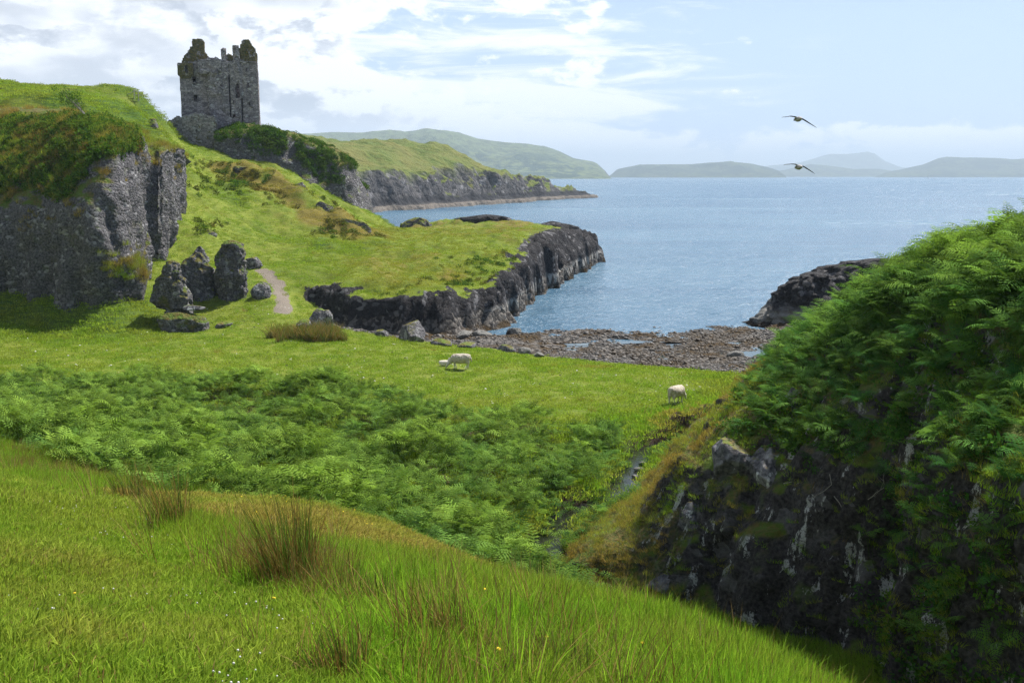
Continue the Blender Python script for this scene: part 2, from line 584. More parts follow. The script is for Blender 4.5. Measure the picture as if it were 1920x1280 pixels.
def mat_ground():
    """turf, with the dry, dark green, rocky, stony and trodden places given by the terrain's own attributes"""
    m, w = new_mat('turf')
    geo = w.n('ShaderNodeNewGeometry')
    pos = geo.outputs['Position']
    big = w.noise(pos, 0.09, 5.0, 0.6)
    medn = w.noise(pos, 0.75, 6.0, 0.65)
    fine = w.noise(w.vmath('MULTIPLY', pos, (1.0, 1.0, 1.0)), 6.5, 5.0, 0.7)
    tiny = w.noise(pos, 28.0, 3.0, 0.7)
    c = w.mix(w.step(medn, 0.33, 0.67), GRASS_B, GRASS_A)
    c = w.mix(w.math('MULTIPLY', w.step(big, 0.52, 0.66), 0.45), c, (0.17, 0.215, 0.022, 1))
    c = w.mix(w.math('MULTIPLY', w.step(fine, 0.50, 0.72), 0.45), c, (0.075, 0.130, 0.012, 1))
    mid2 = w.noise(pos, 0.33, 5.0, 0.6, 0.5)
    c = w.mix(w.math('MULTIPLY', w.step(mid2, 0.55, 0.68), 0.55), c, (0.085, 0.150, 0.016, 1))
    c = w.mix(w.math('MULTIPLY', w.step(mid2, 0.42, 0.32), 0.40), c, (0.235, 0.215, 0.045, 1))
    lush_shade = w.attr('lush_shade')
    c = w.mix(w.math('MULTIPLY', lush_shade, 0.85), c, w.mix(fine, LUSH_SHADE, (0.07, 0.14, 0.018, 1)))
    dry = w.attr('dry')
    dn = w.step(w.math('ADD', dry, w.math('MULTIPLY_ADD', medn, 0.9, -0.45)), 0.35, 0.75)
    c = w.mix(w.math('MULTIPLY', dn, 0.85), c, w.mix(w.step(fine, 0.35, 0.65), DRY, (0.13, 0.10, 0.028, 1)))
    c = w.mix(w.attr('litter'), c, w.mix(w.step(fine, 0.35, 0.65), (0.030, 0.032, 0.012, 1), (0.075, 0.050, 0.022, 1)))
    # path
    path = w.attr('path')
    pn = w.step(w.math('ADD', path, w.math('MULTIPLY_ADD', fine, 0.5, -0.25)), 0.4, 0.62)
    c = w.mix(pn, c, w.mix(tiny, (0.15, 0.125, 0.095, 1), (0.26, 0.225, 0.19, 1)))
    # rock
    rock = w.attr('rock')
    rc, rh, r1, r2 = rock_color(w, pos, 'shore')
    z = w.n('ShaderNodeSeparateXYZ', None, Vector=pos).outputs[2]
    zz = w.math('ADD', z, w.math('MULTIPLY_ADD', r1, 1.8, -0.9))
    band = w.math('MULTIPLY', w.step(zz, 0.25, 0.5), w.step(zz, 2.0, 1.5))
    bandx = w.math('MULTIPLY', band, w.attr('barn'))
    rc = w.mix(w.math('MULTIPLY', bandx, 0.9), rc, w.mix(r2, (0.20, 0.19, 0.17, 1), (0.50, 0.47, 0.43, 1)))
    rc = w.mix(w.step(zz, 0.40, 0.15), rc, (0.034, 0.022, 0.012, 1))
    rn = w.step(w.math('ADD', rock, w.math('MULTIPLY_ADD', r1, 0.9, -0.45)), 0.42, 0.58)
    c = w.mix(rn, c, rc)
    # stony shore: shingle, weed
    beach = w.attr('beach')
    vb = w.voronoi(pos, 3.2)
    vr = w.n('ShaderNodeSeparateColor', None, Color=vb.outputs['Color']).outputs[0]
    weed = w.step(w.noise(pos, 0.30, 5.0, 0.65), 0.47, 0.58)
    bc = w.mix(w.step(vr, 0.2, 0.9), (0.040, 0.036, 0.033, 1), (0.17, 0.155, 0.14, 1))
    bc = w.mix(w.math('MULTIPLY', weed, w.step(z, 0.75, 0.40)), bc, w.mix(fine, (0.030, 0.017, 0.010, 1), (0.09, 0.060, 0.022, 1)))
    bn = w.step(w.math('ADD', beach, w.math('MULTIPLY_ADD', medn, 0.5, -0.25)), 0.45, 0.55)
    c = w.mix(bn, c, bc)
    # bare earth in the stream banks
    nz = w.n('ShaderNodeSeparateXYZ', None, Vector=geo.outputs['True Normal']).outputs[2]
    en = w.math('MULTIPLY', w.attr('bank'), w.step(w.math('ADD', nz, w.math('MULTIPLY_ADD', fine, 0.5, -0.25)), 0.86, 0.66))
    c = w.mix(en, c, EARTH)
    h = w.math('ADD', w.math('MULTIPLY', fine, 0.7), w.math('MULTIPLY', tiny, 0.25))
    h = w.math('ADD', h, w.math('MULTIPLY', rn, w.math('MULTIPLY', rh, 1.5)))
    h = w.math('ADD', h, w.math('MULTIPLY', bn, w.math('MULTIPLY', vb.outputs['Distance'], -1.2)))
    finish(w, principled(w, c, 0.9, h, 0.8, 0.14, 0.15))
    return m


def mat_leaf(name, cols, trans=0.45, rnd=0.5, gloss=0.12, tint_to=None, root=None):
    """thin leaves and blades that let the light through; each plant its own shade"""
    m, w = new_mat(name)
    oi = w.n('ShaderNodeObjectInfo')
    r = oi.outputs['Random']
    c = w.mix(r, cols[0], cols[1])
    bv = w.attr('bv')
    pos = w.n('ShaderNodeNewGeometry').outputs['Position']
    pn = w.noise(pos, 0.5, 3.0, 0.6)
    c = w.mix(w.math('MULTIPLY', w.step(pn, 0.4, 0.65), rnd), c, cols[2])
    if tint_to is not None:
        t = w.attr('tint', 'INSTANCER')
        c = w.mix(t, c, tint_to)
    c = w.vmath('SCALE', c, w.math('MULTIPLY_ADD', bv, 1.0, 0.45))
    d = w.n('ShaderNodeBsdfDiffuse', None, Color=c)
    tcol = w.mix(0.4, c, w.vmath('MULTIPLY', c, (1.35, 1.45, 0.55)))
    t = w.n('ShaderNodeBsdfTranslucent', None, Color=tcol)
    mx = w.n('ShaderNodeMixShader', None, i0=trans, i1=d, i2=t)
    if gloss > 0.5:
        g = w.n('ShaderNodeBsdfGlossy', None, Roughness=0.42, Color=(0.7, 0.75, 0.7, 1))
        fr = w.n('ShaderNodeFresnel', None, IOR=1.35)
        mx = w.n('ShaderNodeMixShader', None, i0=w.math('MULTIPLY', fr.outputs[0], gloss * 4), i1=mx, i2=g)
    finish(w, mx)
    return m


def mat_plain(name, col, col2=None, scale=8.0, rough=0.8, bump=0.0, spec=0.3):
    m, w = new_mat(name)
    pos = w.n('ShaderNodeNewGeometry').outputs['Position']
    n = w.noise(pos, scale, 5.0, 0.6)
    c = w.mix(w.step(n, 0.3, 0.7), (*col, 1), (*(col2 or col), 1))
    finish(w, principled(w, c, rough, n if bump else None, 0.7, bump or 0.01, spec))
    return m


def mat_sea():
    m, w = new_mat('sea_water')
    pos = w.n('ShaderNodeNewGeometry').outputs['Position']
    def rip(sx, sy, s, det, rough, dist=0.4):
        return w.noise(w.vmath('MULTIPLY', pos, (sx, sy, 1)), s, det, rough, dist)
    swell = rip(0.55, 1.0, 0.16, 3.0, 0.5)
    chop = rip(0.6, 1.0, 0.62, 4.0, 0.6)
    rip1 = rip(0.7, 1.0, 2.4, 4.0, 0.6)
    h = w.math('MULTIPLY', swell, 1.3)
    h = w.math('MULTIPLY_ADD', chop, 0.62, h)
    h = w.math('MULTIPLY_ADD', rip1, 0.22, h)
    wind = w.noise(w.vmath('MULTIPLY', pos, (0.35, 1.0, 1)), 0.020, 4.0, 0.6, 0.6)
    c = w.mix(w.step(wind, 0.35, 0.65), (0.045, 0.118, 0.195, 1), (0.085, 0.175, 0.255, 1))
    b = w.n('ShaderNodeBsdfPrincipled', None, Base_Color=c, Roughness=w.math('MULTIPLY_ADD', wind, 0.16, 0.17), IOR=1.333)
    bn = w.n('ShaderNodeBump', None, Strength=1.0, Distance=w.math('MULTIPLY_ADD', wind, 0.9, 0.75), Height=h)
    w.t.links.new(bn.outputs[0], b.inputs['Normal'])
    finish(w, b)
    return m


def mat_still(name, col, rough=0.04, bump=0.012, scale=5.0):
    m, w = new_mat(name)
    pos = w.n('ShaderNodeNewGeometry').outputs['Position']
    n = w.noise(pos, scale, 3.0, 0.5)
    b = principled(w, col, rough, n, 0.6, bump, 0.5)
    b.inputs['IOR'].default_value = 1.333
    finish(w, b)
    return m


def mat_hill(name, grass, wood, rockc):
    m, w = new_mat(name)
    geo = w.n('ShaderNodeNewGeometry')
    pos = geo.outputs['Position']
    a = w.noise(pos, 0.006, 8.0, 0.65)
    b = w.noise(pos, 0.03, 6.0, 0.7)
    z = w.n('ShaderNodeSeparateXYZ', None, Vector=pos).outputs[2]
    c = w.mix(w.step(b, 0.38, 0.62), tuple(k * 1.25 for k in grass[:3]) + (1,), tuple(k * 0.55 for k in grass[:3]) + (1,))
    trees = w.math('MULTIPLY', w.step(w.math('MULTIPLY_ADD', b, 0.5, w.math('SUBTRACT', a, 0.25)), 0.47, 0.54), w.step(z, 170.0, 50.0))
    c = w.mix(trees, c, wood)
    nz = w.n('ShaderNodeSeparateXYZ', None, Vector=geo.outputs['Normal']).outputs[2]
    c = w.mix(w.step(w.math('ADD', nz, w.math('MULTIPLY_ADD', b, 0.3, -0.15)), 0.80, 0.68), c, rockc)
    finish(w, principled(w, c, 0.95, w.math('ADD', a, b), 1.0, 14.0, 0.1))
    return m


M = {}
M['ground'] = mat_ground()
M['crag'] = mat_rock('puddingstone', 'pudding', 0.58, 0.2, patch=0.25)
M['mound'] = mat_rock('mound_rock', 'dark', 0.62, 0.3, lichen=0.9, bump=0.25)
M['stack'] = mat_rock('stack_rock', 'pudding', 0.55, 0.25, lichen=0.45, patch=0.75)
M['boulder'] = mat_rock('boulder_rock', 'pudding', 0.78, 0.2, lichen=0.5, bump=0.15)
M['shore'] = mat_rock('shore_rock', 'shore', 2.0, 0.2, tide=True)
M['lichen_rock'] = mat_rock('lichen_rock', 'pudding', 0.85, 0.2, lichen=1.0, bump=0.1)
M['sea'] = mat_sea()
M['pool'] = mat_still('pool_water', (0.05, 0.075, 0.07, 1), 0.03, 0.006)
M['stream'] = mat_still('stream_water', (0.018, 0.020, 0.016, 1), 0.05, 0.03, 7.0)
# ------------------------------------------------------------------ the land
def fore(x, y):
    return EYE - (1.6 + 0.142 * x + 0.289 * y)


T = P
low_pts = []
for x, y in ((-3, 0), (0, -6), (3, 0), (-8, 3), (0, 4), (2, 6), (-5, 8), (-10, 10), (-2, 9), (-14, 18), (-7, 15), (-3, 13),
             (-20, 15), (-8, -4), (6, -6), (-1, 11), (0, 1)):
    low_pts.append((x, y, fore(x, y)))
low_pts += [tuple(T(*a)) for a in ((500, 962, 21), (650, 972, 20), (850, 1052, 16.5), (1000, 1125, 14.4), (1200, 1212, 12.2), (1480, 1305, 10.0), (1600, 1380, 8.2), (380, 966, 21), (0, 862, 27), (150, 905, 25))]
low_pts += [(-26, 26, 7.0), (-16, 33, 4.4), (-22, 36, 4.2), (-30, 38, 4.5), (-10, 31, 3.8), (-5, 28, 3.6), (-2, 23.5, 4.2), (1, 20, 4.2), (2, 26, 1.9),
            (1, 30, 1.5), (-3, 31, 2.9), (-2, 35, 2.0), (-8, 38, 2.3), (-15, 42, 2.2), (-25, 46, 2.1), (-40, 48, 2.6), (3, 36, 1.3),
            (0, 40, 1.5), (-10, 46, 1.5), (5, 42, 1.1), (7, 47, 1.2), (12, 52, 1.3), (6, 20, 2.3), (5, 14, 4.2), (7.5, 11, 4.2), (7, 5, 6.0),
            (6, 1, 8.0), (3.5, 5.5, 9.1), (5.2, 8.5, 6.3), (12, 6, 5.0), (12, 16, 3), (20, 25, 2.5), (25, 40, 2.5), (40, 20, 5), (30, 0, 7), (-30, 5, 17), (-40, 30, 7)]
low_pts += [(-5, 55, 1.4), (5, 57, 1.35), (12, 57, 1.35), (-15, 58, 1.4), (-30, 58, 1.5), (-45, 60, 2), (-5, 66, 1.4), (-15, 70, 1.5), (-25, 70, 1.6),
            (8, 62, 1.3), (-40, 72, 2.4), (-60, 74, 3.2), (-20, 75, 1.7), (-12, 76, 1.45), (-80, 60, 4)]
low_pts += [(15, 66, .6), (5, 69, .7), (0, 72, .75), (5, 75, .22), (15, 75, .2), (25, 72, .5), (0, 80, .2), (10, 82, .22), (20, 82, .25), (5, 88, .05),
            (15, 89, .05), (5, 93, -.8), (15, 94, -.8), (26, 90, .2), (-5, 79, .5), (-8, 78, .9), (-3, 84, .1), (10, 100, -2), (0, 95, -1.5), (20, 110, -3), (40, 80, 1.5), (40, 120, -4),
            (15, 140, -4), (25, 170, -4), (60, 100, -3), (60, 60, 2)]
# below the crag and up the castle slope
low_pts += [tuple(T(*a)) for a in ((0, 600, 77), (0, 545, 82), (100, 552, 80), (200, 560, 79), (270, 560, 81), (150, 600, 77), (-150, 545, 82),
                                   (340, 490, 92), (330, 500, 90), (400, 520, 88), (440, 560, 84), (300, 585, 80), (400, 610, 78),
                                   (480, 520, 90), (520, 560, 84), (530, 595, 79), (450, 490, 95), (400, 460, 98), (550, 490, 100), (620, 470, 104), (690, 462, 108),
                                   (500, 440, 110), (430, 400, 112), (560, 430, 114), (380, 330, 122), (345, 290, 126), (450, 350, 122), (310, 264, 132),
                                   (400, 292, 138), (440, 303, 138), (330, 262, 139), (365, 280, 139), (345, 400, 104), (360, 440, 99), (600, 505, 92),
                                   (0, 163, 130), (120, 168, 132), (200, 182, 132), (270, 192, 136), (300, 226, 140), (-150, 160, 128), (-300, 170, 125),
                                   (200, 215, 116), (60, 190, 112), (280, 232, 122))]
low_pts += [(-45, 95, 9.5), (-60, 96, 10), (-80, 98, 12), (-50, 104, 15), (-42, 146, 17.2), (-35, 147, 17.0), (-48, 146, 18.5), (-30, 150, 12), (-26, 152, 9), (-60, 150, 23),
            (-80, 150, 25), (-60, 175, 15), (-40, 172, 5), (-100, 120, 25), (-30, 165, 5), (-25, 158, 6)]
low_pts += [(-13, 83, .7), (-9, 83.5, .5), (-5, 84.5, .3), (-16, 86.5, 1.6), (-11, 88, 1.0), (-6, 90, .3), (1, 93, -.8), (4, 118, -3), (11, 150, -4)]
LOW = RBF(low_pts, 2.5, 0.02)

prom_pts = [tuple(T(*a)) for a in ((700, 552, 84.5), (600, 522, 88), (850, 548, 86.5), (930, 522, 94), (980, 472, 111), (1010, 442, 130), (1060, 427, 150), (1100, 448, 156),
                                   (800, 480, 103), (850, 440, 130), (750, 435, 138), (700, 420, 158), (900, 416, 163), (990, 418, 160), (760, 520, 92), (650, 490, 98), (600, 505, 92),
                                   (690, 462, 108), (550, 490, 100), (620, 470, 104), (560, 430, 114), (880, 500, 98), (930, 470, 110), (950, 440, 128), (620, 545, 85),
                                   (560, 525, 89), (480, 520, 90))]
prom_pts += [(-25, 152, 7), (-35, 147, 17), (-30, 165, 6), (20, 165, 4), (16, 175, 3)]
PROM = RBF(prom_pts, 3.0, 0.02)
PROM_POLY = [(-18.5, 88), (-16, 85.5), (-13, 82.5), (-9, 82.3), (-4.5, 83.5), (-0.6, 90), (2.2, 103), (6.7, 127), (15, 159), (12.5, 170), (0, 174), (-15, 169), (-30, 166), (-32, 150), (-30, 120), (-24, 96)]

STREAM = np.array([(6.5, 15, 2.0), (5.0, 22, 1.55), (2.6, 28, 1.3), (0.9, 32.5, 1.05), (1.9, 35.5, .92), (4.2, 38.5, .80), (5.2, 42, .70), (6.0, 45.5, .64), (8.6, 48.2, .60), (12, 50.5, .56), (15.5, 55, .5), (16.5, 62, .42), (17, 68, .3)])
LAWN = np.array([(-30, 48), (-12.6, 23.8), (-7.8, 17.3), (-4.5, 12.2), (-2.6, 9), (-1.4, 7.06), (-.7, 5), (0.2, 2), (1, -4)])
PATHL = np.array([P(480, 514, 95)[:2], P(500, 524, 91)[:2], P(518, 542, 88)[:2], P(529, 562, 84.5)[:2], P(532, 582, 81.5)[:2], P(522, 600, 79)[:2]])

BRACKEN = [(-46, 59), (-28, 58), (-18, 57.5), (-11, 56), (-6, 53), (-2, 50.5), (1.4, 48.5), (5.8, 47.4), (5.5, 44), (4.9, 41), (4.0, 38.3), (2.2, 36), (1.1, 33), (1.3, 31.2), (2.4, 29.2), (3.4, 26.2), (-1.2, 21.8), (-5, 24.0), (-9, 25.0), (-12, 27.5), (-17, 29.5), (-28, 36), (-46, 50)]
GX = np.arange(-112, 66.01, 0.3)
GY = np.arange(-10, 182.01, 0.3)
gx, gy = [a.ravel() for a in np.meshgrid(GX, GY)]


def land(x, y):
    p = P2(x, y)
    z = LOW(x, y)
    far = sstep(y, 60, 95)
    z = z + fbm(p * 0.9, 3, 5) * (0.05 + 0.10 * far) + fbm(p * 0.16, 3, 9) * (0.10 + 0.45 * far)
    # terracettes and hummocks on the castle slope
    hill = sstep(y, 88, 100) * sstep(-x, 8, 20)
    z = z + hill * (0.75 * np.maximum(fbm(p * 0.30, 3, 31), -0.1) + 0.22 * ridged(P2(x * .35, y * .9), 3, 33))
    # lumps under the bracken
    z = z + 0.30 * fbm(p * 0.28, 2, 35) * sstep(y, 24, 29) * sstep(-y, -56, -50) * sstep(-x, -8, 0)
    # knolly ridge in front of the castle crag
    kn = poly_sd(x, y, [P(470, 300, 130)[:2], P(540, 345, 126)[:2], P(600, 385, 122)[:2], P(665, 425, 118)[:2]], False)
    z = z + 3.0 * np.exp(-(kn / 3.2) ** 2) * (0.75 + 0.5 * fbm(p * 0.4, 3, 77))
    # promontory with a sheer edge
    w1 = fbm(p * 0.22, 4, 41) * 1.7 + fbm(p * 0.9, 3, 43) * 0.6
    sd = poly_sd(x, y, PROM_POLY) + w1
    up = PROM(x, y) + np.maximum(fbm(p * 0.25, 4, 51), -.25) * 1.0 + 0.5 * np.maximum(ridged(p * .2, 3, 57) - .5, 0) + 0.25 * fbm(p * 0.8, 3, 53)
    back = sstep(-x, 14, 20) * sstep(y, 86, 90)                    # no edge towards the slope
    wv = 2.0 + 5.0 * np.maximum(fbm(p * 0.12, 3, 59) + 0.1, 0)
    t = sstep(sd / wv, -0.2, 1.0)
    t = 0.55 * t + 0.45 * sstep(sd, 0.4, 1.2)
    zp = z * (1 - t) + up * t
    zp = np.where(sd > -0.4, zp, z)
    edge = sstep(sd, -1.5, 0.5) * sstep(-sd, -9.0, -1.5)
    tip = sstep(x, -4, 4) * sstep(y, 100, 118)
    craggy = edge * (0.7 * ridged(np.stack([x * .45, y * .45, zp * .2], 1), 4, 61) - 0.2)
    zp = zp + np.where(t > 0.02, craggy * (0.35 + 1.0 * tip) * sstep(sd, -0.3, 1.0), 0)
    z = z * back + zp * (1 - back)
    rock = np.clip(edge * (1 - sstep(sd, 2.2, 4.2)) + edge * tip * 0.9, 0, 1) * (1 - back)
    # outside the promontory the sea floor
    # shore
    beach_f = sstep(y - np.interp(x, [-16, -9, -3, 5, 15, 30], [77.5, 76.5, 74, 69.5, 63, 60]), -0.4, 0.6) * sstep(-z, -1.9, -1.2) * sstep(x, -17, -14)
    bn = fbm(p * 0.55, 4, 71)
    z = z + beach_f * sstep(-sd, -0.5, 1.0) * (bn * 0.34 + 0.10 * fbm(p * 1.7, 3, 73)) * sstep(-y, -96, -88)
    # stream bed
    d = poly_sd(x, y, STREAM[:, :2], False)
    zs = np.interp(y, STREAM[:, 1], STREAM[:, 2])
    wdt = 0.32 + 0.18 * fbm(p * 0.5, 2, 81)
    cut = sstep(-d, -wdt - 0.9, -wdt)
    z = np.where(d < 4, z * (1 - cut) + np.minimum(z, zs - 0.35) * cut, z)
    bank = sstep(-d, -3.6, -2.2)
    # turf banks above the stream
    bk = poly_sd(x, y, [(8.6, 48.9), (10.4, 50.4), (12.6, 51.0)], False)
    z = z + 0.5 * sstep(-bk, -1.3, -0.6) * (1 - cut) * (0.8 + 0.4 * fbm(p * 0.8, 2, 83))
    # hummocks on the near slope
    hm = np.exp(-(((x + 4.4) / 2.4) ** 2 + ((y - 18.2) / 1.2) ** 2))
    z = z + 0.12 * hm + 0.10 * fbm(p * 0.8, 3, 86) * sstep(y, 12, 15) * sstep(-y, -28, -22)
    lawn_side = np.where(x < np.interp(y, LAWN[::-1][:, 1] if LAWN[0, 1] > LAWN[-1, 1] else LAWN[:, 1], LAWN[::-1][:, 0]), 1.0, -1.0)
    ld = poly_sd(x, y, LAWN, False) * lawn_side
    near = sstep(-y, -32, -26)
    tall = sstep(-ld, -0.5, 0.8) * near
    dry = 0.30 * tall * (0.5 + fbm(p * 0.5, 3, 91)) + 0.85 * np.exp(-(((x + 3.0) / 3.6) ** 2 + ((y - 17.6) / 3.6) ** 2))
    dry = dry + hill * (0.65 + 0.7 * fbm(p * 0.22, 3, 93)) * sstep(-kn, -8, -2.5) * 1.3 + hill * 0.28 * (0.3 + fbm(p * 0.13, 3, 95))
    dry = dry + (0.15 + 0.75 * np.maximum(fbm(p * 0.16, 3, 89), 0)) * sstep(sd, 1, 6) * (1 - back) + 0.30 * sstep(sd, 2, 10) * (1 - back) * sstep(y, 105, 140)
    dry = dry + 0.75 * np.exp(-(poly_sd(x, y, [(4.6, 64.3), (6.2, 63.8)], False) / 0.55) ** 2)
    dry = dry + 0.8 * sstep(-bk, -2.0, -1.0)
    lush_shade = 0.95 * sstep(z, 17.5, 20) * sstep(fbm(p * 0.15, 3, 92), -0.5, 0.05) + 0.25 * sstep(fbm(p * 0.5, 3, 94), 0.1, 0.5) * sstep(y, 50, 56) + 0.75 * sstep(y, 69, 74) * sstep(-y, -86, -80) * sstep(-x, 24, 31) + sstep(fbm(p * 0.12, 3, 97), 0.15, 0.4) * hill * 0.6  # darker green on the hilltop; the crag's cast shade painted at its foot
    lush_shade = lush_shade + 0.55 * edge * sstep(sd, 2.5, 4.5) * sstep(fbm(p * 0.25, 3, 99), -0.1, 0.2) * (1 - back) * sstep(-y, -110, -95)
    lush_shade = lush_shade + 0.7 * sstep(-d, -6, -3) * (1 - beach_f) + 0.5 * tall * sstep(fbm(p * 0.35, 2, 98), -0.1, 0.3)
    pth = poly_sd(x, y, PATHL, False)
    path = sstep(-pth - 0.35 * fbm(p * 1.1, 2, 96), -0.95, -0.35) * sstep(y, 78.5, 81) * sstep(-y, -95, -91)
    return z, dict(rock=rock, beach=beach_f, dry=np.clip(dry, 0, 1), lush_shade=np.clip(lush_shade, 0, 1), path=path, bank=bank, litter=sstep(poly_sd(x, y, BRACKEN), 0.2, 1.2), tall=tall, ld=ld, barn=sstep(x, -5, 1) * (1 - back), cut=cut, sd=sd, back=back)


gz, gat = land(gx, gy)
LW, LH = len(GX), len(GY)
ZG = gz.reshape(LH, LW)
slope = np.hypot(*np.gradient(ZG, 0.3)).ravel()
gat['rock'] = gat['rock'] * np.clip(sstep(slope, 0.35, 0.8) + sstep(gx, -5, 3) * sstep(gy, 104, 118), 0, 1)


def bil(A, x, y):
    fx = np.clip((np.asarray(x, float) - GX[0]) / 0.3, 0, LW - 1.001)
    fy = np.clip((np.asarray(y, float) - GY[0]) / 0.3, 0, LH - 1.001)
    i, j = fx.astype(int), fy.astype(int)
    a, b = fx - i, fy - j
    return A[j, i] * (1 - a) * (1 - b) + A[j, i + 1] * a * (1 - b) + A[j + 1, i] * (1 - a) * b + A[j + 1, i + 1] * a * b


def hz(x, y):
    return bil(ZG, x, y)


AT = {k: v.reshape(LH, LW) for k, v in gat.items()}
# sideways shove of the steep rock so that it overhangs and breaks up
q = np.stack([gx, gy, gz], 1)
rk = np.clip(gat['rock'], 0, 1)
jx = fbm(q * 0.7, 3, 101) * 0.55 * rk
jy = fbm(q * 0.7, 3, 103) * 0.55 * rk
jz = fbm(q * 1.6, 2, 105) * 0.22 * rk
gv = np.stack([gx + jx, gy + jy, gz + jz], 1)
keep_attr = {k: gat[k] for k in ('rock', 'beach', 'dry', 'lush_shade', 'path', 'bank', 'barn', 'litter')}
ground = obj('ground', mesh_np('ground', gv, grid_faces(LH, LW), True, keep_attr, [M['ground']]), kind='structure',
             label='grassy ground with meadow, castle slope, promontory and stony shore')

# the sea: a broad sheet to the horizon
n = 41
s = np.linspace(-1, 1, n)
sx, sy = np.meshgrid(np.sign(s) * np.abs(s) ** 3 * 21000, np.linspace(0, 1, n) ** 3 * 20900 + 55)
obj('sea', mesh_np('sea', np.stack([sx.ravel(), sy.ravel(), np.zeros(n * n)], 1), grid_faces(n, n), True, None, [M['sea']]), kind='structure',
    label='rippled blue sea reaching to the far islands')


def ribbon(line, width, z_off=0.0, n=90):
    line = np.asarray(line, float)
    t = np.linspace(0, len(line) - 1, n)
    c = np.stack([np.interp(t, np.arange(len(line)), line[:, k]) for k in range(3)], 1)
    tg = np.gradient(c, axis=0)
    nn = np.stack([-tg[:, 1], tg[:, 0]], 1)
    nn /= np.linalg.norm(nn, axis=1, keepdims=True)
    off = np.linspace(-1, 1, 5)
    v = np.zeros((n, 5, 3))
    for k, f in enumerate(off):
        v[:, k, :2] = c[:, :2] + nn * f * width
        v[:, k, 2] = c[:, 2] + z_off
    return mesh_np('ribbon', v.reshape(-1, 3), grid_faces(n, 5))


me = ribbon(STREAM, 0.95, -0.02)
me.materials.append(M['stream'])
obj('stream', me, kind='structure', label='narrow stream winding down to the shore between turf banks')
pool = np.array([(-6, 77), (-2, 74), (4, 71), (10, 67.5), (17, 64), (24, 66), (25, 78), (20, 80.5), (15, 79.5), (10, 81), (5, 79.5), (0, 81), (-4, 80)])
me = mesh_np('tide_pool', np.column_stack([pool, np.full(len(pool), 0.16)]), [np.array([[0, k, k + 1] for k in range(1, len(pool) - 1)])])
me.materials.append(M['pool'])
obj('tide_pool', me, kind='structure', label='shallow still water lying between the stones of the shore')


# ------------------------------------------------------------------ crags
def crag(name, rows, res, disp, mat, label, extra=None, flip=False):
    G = loft(rows, res)
    N = grid_normals(G)
    if flip:
        N = -N
    p = G.reshape(-1, 3)
    d = disp(p, N.reshape(-1, 3))
    p2 = p + N.reshape(-1, 3) * d[:, None]
    G2 = p2.reshape(G.shape)
    f = grid_faces(*G.shape[:2])
    if flip:
        f = f[:, ::-1]
    o = obj(name, mesh_np(name, p2, f, True, extra(p2) if extra else None, [mat]), kind='structure', label=label)
    return o, G2


def crag_disp(p, nrm):
    col = fbm(p * np.array([0.42, 0.42, 0.06]), 4, 201)
    bulge = fbm(p * 0.16, 3, 203)
    f1, v = cells(p * np.array([1.5, 1.5, 1.7]), 205)
    steep = 1 - np.clip(nrm[:, 2], 0, 1)
    crack = ridged(p * np.array([0.42, 0.42, 0.07]), 3, 211)
    return steep * (col * 1.5 - 1.0 * np.maximum(crack - 0.5, 0) + 0.32 * (0.6 - f1) + 0.10 * fbm(p * 2.5, 2, 207)) + bulge * 0.6 + 0.12 * fbm(p * 1.1, 3, 209)


CR = [(-330, 80), (-160, 82), (-40, 81.5), (80, 80), (160, 78.5), (205, 79), (240, 80.5), (266, 83), (275, 86.5), (285, 90.5), (300, 91), (324, 93), (338, 100), (345, 112)]
def crow(vs, dd):
    return [P(u, v, D + k) for (u, D), v, k in zip(CR, vs, dd)]
crag_rows = [
    crow([600, 600, 600, 605, 605, 605, 600, 600, 585, 545, 540, 540, 500, 470], [0] * 14),
    crow([545, 545, 540, 545, 555, 558, 556, 553, 520, 492, 490, 486, 470, 440], [0] * 14),
    crow([480, 480, 478, 480, 490, 500, 508, 505, 470, 440, 436, 430, 430, 400], [.8, .8, .4, 0, 0, 0, 0.2, .3, .4, .3, .2, .2, 0, 0]),
    crow([400, 400, 398, 400, 405, 425, 445, 445, 410, 370, 360, 350, 360, 360], [2, 1.8, 1.2, .8, .4, .6, 2.0, 3.0, 1.2, .6, .5, .5, 0, 0]),
    crow([345, 345, 348, 350, 345, 345, 350, 345, 330, 305, 296, 290, 300, 325], [4, 4, 3.5, 3, 2, 1.6, 3.0, 4.5, 2.5, 1.6, 1.2, 1.2, 1, 0]),
    crow([270, 270, 275, 278, 275, 275, 272, 278, 280, 272, 270, 275, 282, 305], [8, 8, 8, 7, 5, 3.5, 5, 6.0, 5, 4, 3.5, 3.0, 3, 2]),
    crow([212, 212, 214, 214, 222, 232, 240, 250, 258, 262, 266, 272, 280, 300], [14, 14, 14, 13, 11, 9, 9.5, 9.5, 9, 7.5, 7, 6, 6, 4]),
    crow([206, 206, 207, 208, 217, 227, 237, 247, 256, 262, 266, 274, 288, 310], [20, 20, 20, 20, 19, 17, 17, 16, 15, 13, 12, 10, 9, 7]),
    crow([215, 215, 215, 215, 222, 232, 242, 252, 262, 268, 274, 284, 300, 330], [32, 32, 32, 32, 31, 28, 27, 26, 24, 21, 19, 16, 13, 10])]
crag_o, CRAG_G = crag('crag', crag_rows, 0.23, crag_disp, M['crag'], 'grey pebbly crag with sheer face and green brow below the hilltop')


